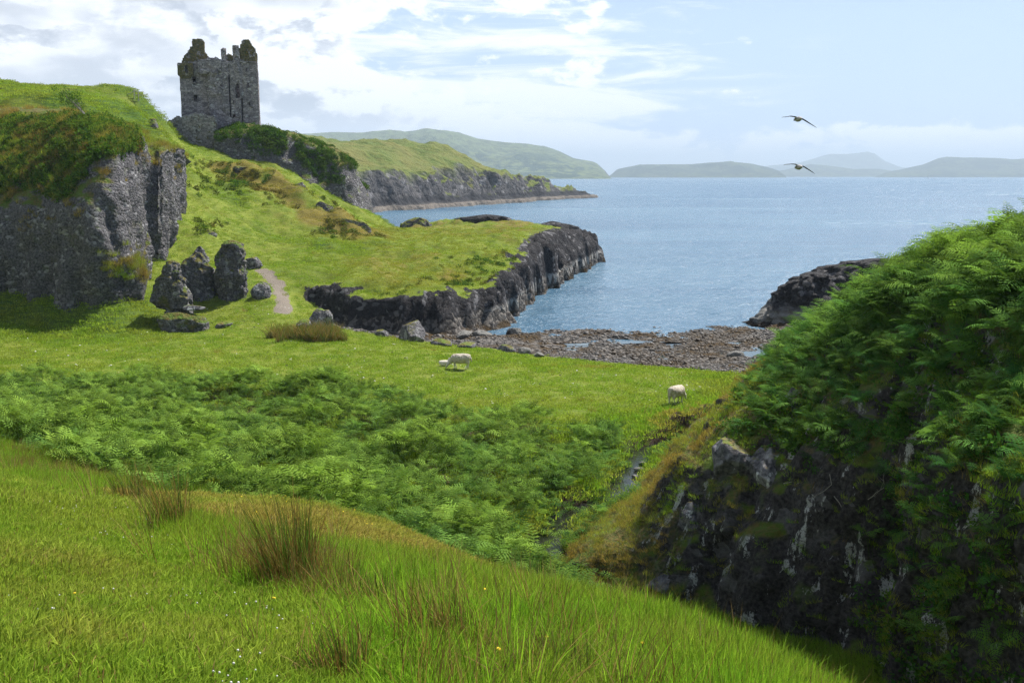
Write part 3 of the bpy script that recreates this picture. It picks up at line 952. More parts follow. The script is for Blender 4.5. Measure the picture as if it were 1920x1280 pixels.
def mound_disp(p, nrm):
    steep = 1 - np.clip(nrm[:, 2], 0, 1)
    a = fbm(p * np.array([0.75, 0.75, 0.14]), 4, 301)
    f1, v = cells(p * np.array([0.9, 0.9, 0.32]), 305)
    blocky = (v - 0.5) * 0.75
    crack = ridged(p * np.array([1.1, 1.1, 0.35]), 3, 309)
    g1, w1 = cells(p * np.array([2.3, 2.3, 1.1]), 311)
    return steep * (a * 0.8 + blocky - 0.45 * np.maximum(crack - 0.35, 0) + (w1 - .5) * 0.28) + 0.45 * fbm(p * 0.3, 3, 303) + 0.10 * fbm(p * 2.0, 3, 307)


def W(x, y, z):
    return np.array((x, y, z), float)


mound_rows = [
    [W(-1.0, 32, 0.0), P(1040, 1085, 30), P(1150, 1165, 28), P(1300, 1215, 26.5), P(1480, 1265, 24.3), P(1700, 1350, 21), P(1960, 1420, 15.5), P(2400, 1420, 12)],
    [P(1010, 1065, 32), P(1090, 1045, 30), P(1200, 1085, 28.5), P(1320, 1080, 27.5), P(1500, 1085, 25.2), P(1700, 1100, 22.3), P(1920, 1150, 16.6), P(2350, 1150, 13.5)],
    [P(1095, 1000, 34), P(1180, 965, 31.5), P(1265, 925, 29.8), P(1350, 900, 28.8), P(1520, 915, 25.9), P(1700, 905, 23.1), P(1920, 920, 17.6), P(2350, 900, 15)],
    [P(1215, 905, 37), P(1280, 870, 33.5), P(1325, 805, 31.8), P(1395, 785, 30.4), P(1530, 805, 27.2), P(1700, 790, 24.4), P(1920, 770, 19.3), P(2350, 720, 19)],
    [P(1290, 825, 41), P(1345, 765, 37.5), P(1385, 722, 36), P(1462, 708, 33), P(1570, 682, 29.5), P(1700, 640, 26.8), P(1920, 610, 22.5), P(2350, 560, 21.5)],
    [P(1350, 770, 47), P(1392, 725, 44), P(1445, 685, 42.5), P(1535, 625, 39), P(1625, 582, 34), P(1735, 540, 30.5), P(1920, 500, 26.5), P(2350, 450, 25.5)],
    [P(1375, 770, 53), P(1410, 730, 49), P(1475, 692, 49), P(1570, 618, 46), P(1660, 575, 41), P(1760, 525, 36), P(1920, 482, 32), P(2350, 430, 31)],
    [P(1400, 765, 60), P(1440, 740, 58), P(1500, 690, 60), P(1580, 620, 60), P(1670, 590, 58), P(1790, 570, 56), P(1960, 550, 54), P(2350, 500, 52)],
    [P(1420, 770, 65), P(1480, 760, 66), P(1560, 720, 68), P(1640, 700, 69), P(1740, 690, 70), P(1860, 680, 70), P(2040, 670, 70), P(2400, 650, 70)]]
mound_o, MOUND_G = crag('mound', mound_rows, 0.16, mound_disp, M['mound'], 'dark rocky mound overgrown with ferns beside the gully')


def ccrag_disp(p, nrm):
    steep = 1 - np.clip(nrm[:, 2], 0, 1)
    return steep * fbm(p * np.array([0.35, 0.35, 0.09]), 4, 401) * 1.6 + 0.9 * fbm(p * 0.28, 4, 403) + 0.2 * fbm(p * 1.4, 3, 405)


cc = [(405, 141), (430, 140), (480, 140.5), (540, 142), (590, 143), (630, 143.5), (662, 144), (684, 147), (700, 154)]
def ccrow(vs, dd):
    return [P(u + du, v, D + dd) for (u, D), (v, du) in zip(cc, vs)]
ccrag_rows = [
    ccrow([(310, 0), (310, 0), (315, 0), (350, 0), (390, 0), (410, 0), (425, 0), (430, 0), (430, 0)], -1.0),
    ccrow([(282, 0), (288, 0), (296, 0), (325, 0), (362, 0), (388, 0), (400, 0), (410, 2), (412, 0)], 0),
    ccrow([(265, 0), (266, 0), (270, 0), (290, 0), (322, 0), (342, 0), (360, 0), (375, -4), (390, -6)], 0.9),
    ccrow([(252, 0), (246, 0), (246, 0), (258, 0), (278, 0), (295, 0), (316, -2), (340, -12), (360, -16)], 2.6),
    ccrow([(250, 0), (240, 0), (240, 0), (250, 0), (266, 0), (282, 0), (300, -8), (328, -20), (345, -26)], 6),
    ccrow([(250, 0), (242, 0), (243, 0), (256, -4), (274, -8), (292, -12), (312, -20), (340, -30), (355, -34)], 12),
    ccrow([(270, 0), (270, 0), (280, 0), (300, -8), (330, -14), (350, -20), (370, -28), (390, -38), (400, -40)], 19)]
ccrag_o, CCRAG_G = crag('castle_crag', ccrag_rows, 0.35, ccrag_disp, M['crag'], 'overgrown rocky ridge running seaward from the castle')


# ------------------------------------------------------------------ the headland across the bay
hx = np.arange(-150, 62, 0.9)
hy = np.arange(340, 730, 0.9)
ax, ay = [a.ravel() for a in np.meshgrid(hx, hy)]
HEAD_POLY = [(-160, 345), (-80, 352), (-55, 363), (-38, 398), (-16, 456), (8, 520), (22, 556), (46, 606), (47, 616), (34, 640), (-10, 690), (-160, 740)]
head_pts = [tuple(P(*a)) for a in ((660, 330, 375), (700, 326, 390), (750, 318, 415), (800, 314, 440), (850, 316, 460), (900, 320, 485), (925, 328, 505), (960, 332, 530), (1010, 342, 560), (1060, 357, 590), (1095, 366, 608),
                                   (640, 282, 430), (700, 277, 470), (760, 271, 505), (820, 277, 515), (880, 295, 520), (905, 312, 515), (935, 322, 540), (980, 336, 550), (560, 290, 400), (600, 340, 365))]
head_pts += [(-60, 620, 22), (-20, 600, 14), (0, 640, 8), (-120, 650, 20), (-150, 480, 30)]
HR = RBF(head_pts, 10.0, 0.02)
p = P2(ax, ay)
sd = poly_sd(ax, ay, HEAD_POLY) + fbm(p * 0.05, 4, 501) * 9 + fbm(p * 0.2, 3, 503) * 2.5
up = HR(ax, ay) + fbm(p * 0.05, 4, 505) * 3.6 + 1.2 * ridged(p * 0.07, 3, 511)
led = 1.6 * sstep(sd, -1, 0.6) + 0.5 * fbm(p * 0.3, 3, 506) * sstep(sd, -1, 0.6)
tcl = sstep(sd, 3.5, 15)
tcl = np.clip(tcl + 0.30 * fbm(p * 0.10, 3, 508) * 4 * tcl * (1 - tcl), 0, 1)
az_ = -4 * (1 - sstep(sd, -3, 0)) + led * sstep(sd, -3, 0) + np.maximum(up - 1.6, 1.2) * tcl
rockh = (1 - sstep(sd, 11, 17)) + sstep(ax, -4, 14) * 0.5
az_ = az_ + np.clip(rockh, 0, 1) * tcl * (ridged(np.stack([ax * .10, ay * .10, az_ * .06], 1), 4, 507) - 0.35) * 6.5
hat = dict(rock=np.clip(rockh, 0, 1), dry=np.clip(0.25 + 0.5 * fbm(p * 0.04, 3, 509), 0, 1), bare=sstep(-sd, -5.0, -2.5))


def mat_headland():
    m, w = new_mat('headland_turf')
    geo = w.n('ShaderNodeNewGeometry')
    pos = geo.outputs['Position']
    b = w.noise(pos, 0.16, 6.0, 0.65)
    a = w.noise(pos, 0.035, 5.0, 0.6)
    c = w.mix(w.step(b, 0.35, 0.65), (0.10, 0.145, 0.022, 1), (0.150, 0.170, 0.035, 1))
    c = w.mix(w.math('MULTIPLY', w.attr('dry'), w.step(a, 0.4, 0.6)), c, (0.20, 0.165, 0.05, 1))
    rc, rh, r1, r2 = rock_color(w, pos, 'far')
    z = w.n('ShaderNodeSeparateXYZ', None, Vector=pos).outputs[2]
    nz = w.n('ShaderNodeSeparateXYZ', None, Vector=geo.outputs['Normal']).outputs[2]
    steep = w.step(w.math('ADD', nz, w.math('MULTIPLY_ADD', b, 0.5, -0.25)), 0.80, 0.62)
    c = w.mix(w.math('MULTIPLY', w.attr('rock'), steep, clamp=True), c, rc)
    zz = w.math('ADD', z, w.math('MULTIPLY_ADD', r1, 4.0, -2.0))
    c = w.mix(w.math('MULTIPLY', w.step(zz, 5.2, 3.8), w.step(w.attr('rock'), 0.2, 0.5)), c, (0.026, 0.026, 0.030, 1))
    c = w.mix(w.attr('bare'), c, w.mix(b, (0.10, 0.088, 0.075, 1), (0.23, 0.20, 0.17, 1)))
    finish(w, principled(w, c, 0.9, w.math('ADD', b, rh), 0.9, 1.2, 0.2))
    return m


M['headland'] = mat_headland()
obj('headland', mesh_np('headland', np.stack([ax, ay, az_], 1), grid_faces(len(hy), len(hx)), True, hat, [M['headland']]), kind='structure',
    label='grassy headland with grey cliffs across the bay')


# ------------------------------------------------------------------ islands on the horizon
def far_hill(name, D, sil, depth, mat, label, rough, seed, res=260):
    """an island with the skyline the photograph shows; sil: frame points of the skyline"""
    sil = np.array(sil, float)
    u = np.linspace(sil[0, 0], sil[-1, 0], res)
    v = np.interp(u, sil[:, 0], sil[:, 1])
    pts = np.array([P(a, b, D) for a, b in zip(u, v)])
    x, top = pts[:, 0], np.maximum(pts[:, 2], 0)
    t = np.concatenate([np.linspace(-1, 0, 46), np.linspace(0.05, 1, 14)])
    XX, TT = np.meshgrid(x, t)
    TOP = np.tile(top, (len(t), 1))
    prof = np.where(TT < 0, (1 + TT) ** 0.8, (1 - TT))
    YY = D + TT * depth
    XX = XX * (YY / D)
    f = fbm(np.stack([XX.ravel() / rough, YY.ravel() / rough * 0.8, np.zeros(XX.size)], 1), 6, seed, 0.55).reshape(XX.shape)
    r = ridged(np.stack([XX.ravel() / rough * .7, YY.ravel() / rough * 0.5, np.zeros(XX.size)], 1), 4, seed + 5).reshape(XX.shape)
    Z = TOP * prof
    taper = np.sqrt(np.clip(np.minimum(np.arange(res), np.arange(res)[::-1]) / 12.0, 0, 1))[None, :]
    Z = Z * (1 + 0.55 * f * np.sqrt(np.clip(np.abs(TT) * 2.2, 0.03, 1)) + 0.40 * (r - .4) * np.clip(np.abs(TT) * 2, 0, 1)) * taper - 1.5 * (1 - np.clip(prof * 8, 0, 1))
    obj(name, mesh_np(name, np.stack([XX.ravel(), YY.ravel(), Z.ravel()], 1), grid_faces(len(t), res), True, None, [mat]), kind='structure', label=label)


hillA = mat_hill('hill_near', (0.115, 0.150, 0.050, 1), (0.028, 0.055, 0.026, 1), (0.060, 0.062, 0.065, 1))
hillB = mat_hill('hill_far', (0.070, 0.095, 0.045, 1), (0.028, 0.050, 0.030, 1), (0.06, 0.06, 0.065, 1))
far_hill('hill', 4500, [(430, 300), (500, 268), (560, 251), (620, 249), (680, 250), (730, 243), (760, 246), (800, 239), (830, 243), (862, 247), (900, 258), (950, 264), (985, 267), (1020, 272), (1050, 284), (1075, 297), (1110, 305), (1135, 314), (1146, 327)],
         1000, hillA, 'long green island hill with wooded seaward slope behind the headland', 340, 601, 320)
far_hill('hill', 5600, [(1140, 327), (1160, 317), (1200, 309), (1240, 309), (1300, 308), (1330, 305), (1370, 303), (1410, 307), (1440, 314), (1475, 325)],
         500, hillB, 'low wooded island right of the long green hill', 240, 611)
far_hill('hill', 7400, [(1420, 326), (1470, 319), (1520, 308), (1560, 312), (1600, 317), (1650, 317), (1700, 325)],
         500, hillB, 'low pale island below the blue mountain', 260, 621, 160)
far_hill('hill', 6400, [(1640, 326), (1690, 317), (1730, 308), (1760, 296), (1775, 293), (1810, 295), (1850, 297), (1900, 299), (1960, 296), (2050, 299), (2150, 326)],
         700, hillB, 'broad blue-green island at the right edge', 300, 631)
far_hill('mountain', 11500, [(1380, 325), (1440, 311), (1500, 305), (1540, 293), (1560, 288), (1590, 288), (1625, 284), (1640, 288), (1660, 303), (1690, 314), (1740, 318), (1800, 318), (1860, 325)],
         1100, hillB, 'pale blue flat-topped mountain far across the sea', 750, 641)
# ------------------------------------------------------------------ the castle
def voxel_mesh(name, occ, h, origin, jitter, seed, mat, smooth_it=1, attrs=False):
    """the skin of a block of filled cells, loosened so that it reads as rubble masonry"""
    o = np.pad(occ, 1)
    quads = []
    for ax, sg in ((0, 1), (0, -1), (1, 1), (1, -1), (2, 1), (2, -1)):
        nb = np.roll(o, -sg, axis=ax)
        idx = np.argwhere(o & ~nb) - 1
        a, b = [(1, 2), (2, 0), (0, 1)][ax]
        base = idx.copy()
        if sg > 0:
            base[:, ax] += 1
        c = [base.copy() for _ in range(4)]
        c[1][:, a] += 1
        c[2][:, a] += 1
        c[2][:, b] += 1
        c[3][:, b] += 1
        q = np.stack(c if sg > 0 else c[::-1], 1)
        quads.append(q)
    q = np.concatenate(quads)
    key = (q[..., 0] * 4096 + q[..., 1]) * 4096 + q[..., 2]
    uq, inv = np.unique(key.ravel(), return_inverse=True)
    v = np.stack([uq // (4096 * 4096), (uq // 4096) % 4096, uq % 4096], 1).astype(float)
    f = inv.reshape(-1, 4)
    for _ in range(smooth_it):
        acc = np.zeros_like(v)
        cnt = np.zeros(len(v))
        for k in range(4):
            a, b = f[:, k], f[:, (k + 1) % 4]
            np.add.at(acc, a, v[b]); np.add.at(cnt, a, 1)
            np.add.at(acc, b, v[a]); np.add.at(cnt, b, 1)
        v = v * 0.45 + 0.55 * acc / cnt[:, None]
    v = v * h + np.asarray(origin)
    for k in range(3):
        v[:, k] += jitter * fbm(v * 1.9 + 7 * k, 3, seed + k)
    return mesh_np(name, v, f, False, None, [mat])


def mat_masonry(name, moss, speck):
    m, w = new_mat(name)
    geo = w.n('ShaderNodeNewGeometry')
    pos = geo.outputs['Position']
    pv = w.vmath('MULTIPLY', pos, (1.0, 1.0, 1.7))
    vo = w.voronoi(pv, 2.3)
    r = w.n('ShaderNodeSeparateColor', None, Color=vo.outputs['Color'])
    n1 = w.noise(pos, 0.45, 6.0, 0.65)
    n2 = w.noise(pos, 5.0, 4.0, 0.65)
    c = w.mix(r.outputs[0], (0.165, 0.150, 0.158, 1), (0.42, 0.38, 0.38, 1))
    c = w.mix(w.step(n1, 0.50, 0.66), c, w.mix(r.outputs[1], (0.22, 0.185, 0.175, 1), (0.48, 0.43, 0.41, 1)))
    c = w.mix(w.math('MULTIPLY', w.step(n2, 0.50, 0.68), 0.6), c, (0.075, 0.070, 0.076, 1))
    c = w.mix(w.math('MULTIPLY', w.step(r.outputs[2], 0.90 - speck, 0.97), 0.75), c, (0.46, 0.45, 0.44, 1))
    if moss:
        mn = w.noise(pos, 1.3, 6.0, 0.65)
        mc = w.mix(w.step(n2, 0.4, 0.6), (0.17, 0.125, 0.030, 1), (0.075, 0.085, 0.022, 1))
        c = w.mix(w.math('MULTIPLY', w.step(mn, 0.60 - moss * 0.3, 0.68 - moss * 0.3), 0.9), c, mc)
    gap = w.voronoi(pv, 2.3, 'DISTANCE_TO_EDGE').outputs['Distance']
    h = w.math('ADD', w.step(gap, 0.0, 0.12), w.math('MULTIPLY', n2, 0.6))
    c = w.mix(w.step(gap, 0.05, 0.0), c, (0.05, 0.046, 0.045, 1))
    finish(w, principled(w, c, 0.92, h, 0.8, 0.06, 0.2))
    return m


M['masonry'] = mat_masonry('castle_masonry', 0.0, 0.0)
M['mossy_masonry'] = mat_masonry('mossy_masonry', 0.75, 0.02)
M['lichen_masonry'] = mat_masonry('lichened_masonry', 0.12, 0.12)

CD = 145.0
c0 = P(343.4, 284.6, CD)
CS = (P(484.5, 284.6, CD)[0] - c0[0]) / 10.86          # metres per modelled metre
castle = bpy.data.objects.new('castle', None)
COL.objects.link(castle)
castle.location = [float(k) for k in c0]
castle.rotation_euler = (0, 0, math.radians(13))
castle.scale = (CS, CS, CS)
castle['label'] = 'roofless grey stone tower house ruin on the ridge'
castle['category'] = 'castle'

H = 0.18
X0, Y0, Z0 = -0.6, -1.0, -2.4
nx, ny, nz_ = int(12.4 / H), int(9.4 / H), int(19.2 / H)
VX, VY, VZ = np.meshgrid(X0 + (np.arange(nx) + .5) * H, Y0 + (np.arange(ny) + .5) * H, Z0 + (np.arange(nz_) + .5) * H, indexing='ij')
vp = np.stack([VX.ravel(), VY.ravel(), VZ.ravel()], 1)
ragged = fbm(vp[:, :2].repeat(1, 0) @ np.array([[1.4, 0, 0], [0, 1.4, 0]]), 3, 701).reshape(VX.shape)
edge_n = fbm(vp * 1.1, 2, 703).reshape(VX.shape) * 0.10


def zx(a):
    return (a - 130) / 72.3


def zy(a):
    return (1250 - a) / 72.3


front = np.select([VX < 3.88, VX < 6.78, VX < 6.98, VX < 8.36, VX < 8.56], [1.0, 0.0, 0.95, -0.12, 0.95], 0.22)
front = np.where((VX >= 6.78) & (VX < 6.98) & ((VZ < zy(885)) | (VZ > zy(455))), 0.0, front)
front = np.where((VX >= 6.98) & (VX < 8.36) & (VZ < zy(885)), 0.22, front)
front = np.where((VX >= 8.36) & (VX < 8.56) & ((VZ < zy(970)) | (VZ > zy(690))), 0.05, front)
top_pts = np.array([(0.0, zy(350)), (0.5, zy(345)), (1.2, zy(340)), (2.6, zy(330)), (3.4, zy(305)), (4.6, zy(300)), (5.3, zy(292)), (5.7, zy(318)), (5.9, zy(322)), (6.6, zy(318)), (7.4, zy(310)), (8.4, zy(300)), (8.5, zy(322)), (10.86, zy(320))])
ztop = np.interp(VX, top_pts[:, 0], top_pts[:, 1]) + ragged * 0.35
ztop = np.where(VY > 4, ztop - 1.2 + ragged * 1.0, ztop)
plan = (VX > 0.0 + edge_n) & (VX < 10.86 + edge_n) & (VY > front + edge_n) & (VY < 7.6)
inner = (VX > 1.35) & (VX < 9.6) & (VY > front + 1.4) & (VY < 6.3)
wall = plan & ~inner & (VZ < ztop)
windows = [(250, 292, 480, 540), (258, 296, 664, 728), (534, 556, 560, 572), (500, 512, 545, 557), (798, 817, 378, 422), (806, 824, 535, 578), (812, 830, 728, 773),
           (656, 674, 718, 745), (642, 662, 868, 888), (262, 276, 556, 568), (700, 722, 268, 312), (252, 272, 395, 440), (712, 724, 528, 545), (664, 678, 868, 890)]
for a, b, c_, d_ in windows:
    wall &= ~((VX > zx(a)) & (VX < zx(b)) & (VZ > zy(d_)) & (VZ < zy(c_)) & (VY < 2.2))
# the breach beside the stair
br = np.interp(VZ, [zy(700), zy(690), zy(640), zy(600), zy(560), zy(545)], [0.0, .28, .26, .3, .22, 0.0])
wall &= ~((np.abs(VX - zx(712) - 0.12 * ragged) < br) & (VZ > zy(695)) & (VZ < zy(545)) & (VY < 2.0))
org = (X0, Y0, Z0)
obj('wall', voxel_mesh('wall', wall, H, org, 0.055, 711, M['masonry']), castle)


def in_poly(px, pz, pts):
    return poly_sd(px, pz, [(zx(a), zy(b)) for a, b in pts]) > 0


def slab(name, pts, y0, y1, mat, seed):
    occ = in_poly(VX + edge_n * 1.5, VZ + edge_n * 1.5, pts) & (VY > y0 + edge_n) & (VY < y1 + edge_n)
    return obj(name, voxel_mesh(name, occ, H, org, 0.07, seed, mat), castle)


g1 = slab('gable', [(148, 345), (165, 295), (185, 265), (200, 245), (225, 215), (245, 180), (268, 165), (384, 165), (390, 240), (420, 262), (448, 295), (448, 345)], 1.3, 2.9, M['mossy_masonry'], 721)
g1['label'] = 'mossy stepped gable on the left wall head'
ch = slab('chimney', [(268, 172), (264, 150), (268, 98), (320, 90), (368, 94), (388, 112), (386, 172)], 1.5, 3.0, M['mossy_masonry'], 723)
g2 = slab('gable', [(742, 326), (742, 190), (756, 150), (772, 110), (800, 90), (830, 92), (852, 122), (880, 175), (905, 215), (914, 236), (914, 326)], 0.15, 2.1, M['mossy_masonry'], 725)
g2['label'] = 'pointed mossy gable over the stair wing'
slab('wall_stub', [(553, 330), (556, 200), (580, 192), (606, 205), (606, 330)], 0.05, 1.1, M['masonry'], 727)
slab('wall_stub', [(600, 330), (604, 262), (625, 245), (655, 252), (672, 275), (672, 330)], 0.5, 2.0, M['mossy_masonry'], 729)
slab('parapet', [(318, 430), (322, 330), (380, 312), (440, 300), (516, 294), (552, 320), (552, 430)], -0.30, 0.7, M['masonry'], 731)
for a, b, c_, d_ in ((318, 515, 426, 446), (340, 412, 444, 462), (428, 500, 444, 462)):
    slab('corbel_course', [(a, d_), (a, c_), (b, c_), (b, d_)], -0.42, 0.5, M['masonry'], 733)
slab('string_course', [(738, 334), (738, 318), (916, 318), (916, 334)], -0.08, 1.0, M['masonry'], 735)
# round stair turret, corbelled out
tr = np.hypot(VX - zx(705), VY - 0.25)
rad = np.interp(VZ, [zy(446), zy(432), zy(420), zy(400), zy(300), zy(150)], [0.12, 0.38, 0.56, 0.50, 0.47, 0.46])
tocc = (tr < rad + edge_n * 0.5) & (VZ > zy(446)) & (VZ < zy(158) + ragged * 0.3)
for a, b, c_, d_ in ((702, 722, 272, 312), (700, 714, 196, 210), (690, 700, 228, 240)):
    tocc &= ~((VX > zx(a)) & (VX < zx(b)) & (VZ > zy(d_)) & (VZ < zy(c_)) & (VY < 0.15))
obj('turret', voxel_mesh('turret', tocc, H, org, 0.05, 737, M['masonry']), castle)
# broken corner turret
tr = np.maximum(np.abs(VX - 0.85) - 0.5, np.abs(VY - 0.9))
tocc = (tr < np.interp(VZ, [zy(500), zy(480), zy(465)], [0.12, 0.45, 0.62]) + edge_n) & (VZ > zy(500)) & (VZ < zy(352) + ragged * 0.5)
tocc &= ~((VX > zx(190)) & (VX < zx(212)) & (VZ > zy(445)) & (VZ < zy(375)))
ct = obj('corner_turret', voxel_mesh('corner_turret', tocc, H, org, 0.07, 739, M['mossy_masonry']), castle)
ct['label'] = 'broken mossy corner turret'


def frame_mesh(w, h, t, d):
    """dressed stones round an opening: lintel, sill and two jambs"""
    V, F = [], []
    for (x0, x1, z0, z1) in ((-w / 2 - t, w / 2 + t, h / 2, h / 2 + t), (-w / 2 - t, w / 2 + t, -h / 2 - t, -h / 2), (-w / 2 - t, -w / 2, -h / 2, h / 2), (w / 2, w / 2 + t, -h / 2, h / 2)):
        b = len(V)
        V += [(x, y, z) for z in (z0, z1) for y in (-d, d) for x in (x0, x1)]
        F += [tuple(b + k for k in q) for q in ((0, 1, 5, 4), (1, 3, 7, 5), (3, 2, 6, 7), (2, 0, 4, 6), (4, 5, 7, 6), (0, 2, 3, 1))]
    return mesh_np('window', np.array(V), np.array(F), False, None, [M['masonry']])


for a, b, c_, d_ in windows[:2] + windows[4:8]:
    cx, cz = zx((a + b) / 2), zy((c_ + d_) / 2)
    yf = 1.0 if cx < 3.88 else (-0.12 if 6.98 < cx < 8.36 else 0.22)
    obj('window', frame_mesh((b - a) / 72.3, (d_ - c_) / 72.3, 0.10, 0.16), castle, loc=(cx, yf + 0.08, cz))

# the enclosure wall beside the tower
wl = np.arange(P(312, 240, 143)[0], P(402, 240, 143)[0] + 0.1, 0.18)
wx0 = wl[0]
ny2, nz2 = 8, 66
EX, EY, EZ = np.meshgrid(wl + .09, np.arange(ny2) * .18, np.arange(nz2) * .18, indexing='ij')
bz = P(395, 290, 142)[2] - 1.5
ttop = np.interp(EX, [wl[0], P(330, 0, 143)[0], P(350, 0, 143)[0], P(372, 0, 143)[0], P(393, 0, 143)[0], wl[-1]],
                 [P(0, v, 143)[2] for v in (228, 218, 214, 215, 217, 222)])
ep = np.stack([EX.ravel(), EY.ravel(), EZ.ravel()], 1)
en = fbm(ep * 1.3, 3, 751).reshape(EX.shape)
eocc = (EZ + bz < ttop + en * 0.45) & (EY < 1.1 + 0.15 * en) & (EY > 0.12 + 0.1 * en)
obj('enclosure_wall', voxel_mesh('enclosure_wall', eocc, .18, (wl[0], 143.2, bz), 0.08, 753, M['lichen_masonry']),
    label='low ruined rubble wall with pale lichen left of the tower', cat='wall')
# ------------------------------------------------------------------ standing rocks and boulders
def hit(u, v, d0=2.0, d1=260.0):
    """where the line of sight through a frame point meets the ground"""
    D = np.arange(d0, d1, 0.05)
    dx, dy = (u - 960.0) / FPX, (640.0 - v) / FPX
    t = D / (CP + dy * SP)
    z = EYE + (dy * CP - SP) * t
    x = dx * t
    below = z < hz(x, D)
    k = int(np.argmax(below)) if below.any() else len(D) - 1
    return np.array((x[k], D[k], hz(np.array([x[k]]), np.array([D[k]]))[0]))


def stack_rock(name, prof, seed, mat, label, loc, group=None, rough=0.5, nseg=96, res=0.09, cat='rock', strata=0.0, rotz=0.0):
    """a standing rock: rings (height, half width, half depth, shift x, shift y), loosened by noise"""
    prof = np.array(prof, float)
    nz = max(10, int((prof[-1, 0] - prof[0, 0]) / res))
    z = np.linspace(prof[0, 0], prof[-1, 0], nz)
    W_ = [np.interp(z, prof[:, 0], prof[:, k]) for k in range(1, 5)]
    a = np.linspace(0, 2 * np.pi, nseg, endpoint=False)
    ca, sa = np.cos(a), np.sin(a)
    ca, sa = np.sign(ca) * np.abs(ca) ** 0.75, np.sign(sa) * np.abs(sa) ** 0.75
    X = W_[2][:, None] + W_[0][:, None] * ca
    Y = W_[3][:, None] + W_[1][:, None] * sa
    Z = np.repeat(z[:, None], nseg, 1)
    q = np.stack([X, Y, Z], 2).reshape(-1, 3)
    nrm = np.stack([np.tile(ca, nz), np.tile(sa, nz), np.zeros(nz * nseg)], 1)
    f1, cv = cells(q * np.array([1.8, 1.8, 1.5]) + seed, seed)
    d = rough * (fbm(q * np.array([.9, .9, .5]) + seed * 3.1, 4, seed) * 1.3 + 0.55 * (0.55 - f1)) + 0.10 * fbm(q * 4, 3, seed + 3) - rough * 0.55 * np.maximum(ridged(q * np.array([.8, .8, .35]) + seed, 2, seed + 21) - 0.45, 0)
    if strata:
        d = d + strata * vnoise(q * np.array([.4, .4, 3.2]), seed + 9)
    fade = np.interp(q[:, 2], [prof[-1, 0] - 0.25, prof[-1, 0]], [1, 0.25])
    q = q + nrm * (d * fade)[:, None]
    q[:, 2] += 0.18 * rough * fbm(q * 1.2, 3, seed + 5)
    f = [grid_faces(nz, nseg, True)]
    top = len(q)
    q = np.vstack([q, q[-nseg:].mean(0) + (0, 0, 0.04)])
    f.append(np.array([((nz - 1) * nseg + k, (nz - 1) * nseg + (k + 1) % nseg, top) for k in range(nseg)]))
    return obj(name, mesh_np(name, q, f, True, None, [mat]), label=label, cat=cat, group=group, loc=loc, rot=(0, 0, rotz))


def ico(sub):
    import bmesh
    bm = bmesh.new()
    bmesh.ops.create_icosphere(bm, subdivisions=sub, radius=1.0)
    v = np.array([x.co[:] for x in bm.verts])
    f = np.array([[k.index for k in t.verts] for t in bm.faces])
    bm.free()
    return v, f


ICO4, ICO3, ICO2, ICO1 = ico(5), ico(4), ico(3), ico(2)


def boulder_mesh(name, size, seed, mat, base=ICO3, rough=0.3, facet=0.5):
    v, f = base
    v = v.copy()
    r = 1 + rough * fbm(v * 1.3 + seed * 5.3, 3, seed)
    v = v * r[:, None]
    rng = np.random.default_rng(seed)
    for _ in range(9):                                  # cut a few flat faces
        n = rng.normal(size=3)
        n /= np.linalg.norm(n)
        lim = rng.uniform(0.55, 0.9)
        k = v @ n
        v = v - n[None, :] * (np.maximum(k - lim, 0) * facet * 1.6)[:, None]
    v = v + 0.05 * rough * np.stack([fbm(v * 6 + k * 9, 2, seed + k) for k in range(3)], 1)
    return mesh_np(name, v * np.asarray(size), f, True, None, [mat])


def ground_at(p, dz=0.0):
    return (p[0], p[1], float(hz(np.array([p[0]]), np.array([p[1]]))[0]) + dz)


p = hit(332, 600)
stack_rock('rock_stack', [(-1.2, 1.35, 1.2, .15, 0), (0.2, 1.25, 1.1, .25, 0), (0.9, 0.85, .9, .55, 0), (1.35, .95, .9, .5, 0), (1.5, 1.55, 1.1, .1, 0), (2.2, 1.70, 1.2, -.1, 0), (3.2, 1.55, 1.1, -.15, 0), (4.1, 1.15, .9, -.1, 0), (4.9, .75, .7, -.05, 0), (5.5, .42, .45, 0, 0), (5.75, .15, .2, 0, 0)],
           11, M['stack'], 'tall undercut rock pillar nearest the crag foot', ground_at(P(328, 600, 78.6)), strata=0.10).scale = (.9, .9, .86)
p = hit(350, 618)
sl_ = stack_rock('rock_ledge', [(-.8, 2.0, 1.1, 0, 0), (0.2, 1.9, 1.0, 0, 0), (.7, 1.9, .95, -.1, 0), (1.1, 1.6, .8, -.2, .1), (1.35, .9, .5, -.5, .2)], 13, M['stack'],
                 'low layered ledge of rock in front of the undercut pillar', ground_at((p[0] - .1, p[1] - .3)), rough=.22, strata=0.14)
b = boulder_mesh('rock_slab', (0.95, .6, .22), 15, M['lichen_rock'])
p2 = P(362, 577, 77.2)
obj('rock_slab', b, label='pale flat slab jutting from the undercut rock pillar', cat='rock', loc=p2)
p = P(375, 545, 84.5)
stack_rock('rock_stack', [(-1.5, 1.7, 1.2, .1, 0), (0, 1.6, 1.2, .1, 0), (1.2, 1.5, 1.1, .1, 0), (2.0, 1.25, 1.0, -.1, 0), (2.6, .9, .8, -.25, 0), (3.1, .6, .5, -.1, 0), (3.4, .25, .3, 0, 0)],
           17, M['stack'], 'squat grassy rock between the two tall pillars', ground_at(p))
p = P(437, 566, 84)
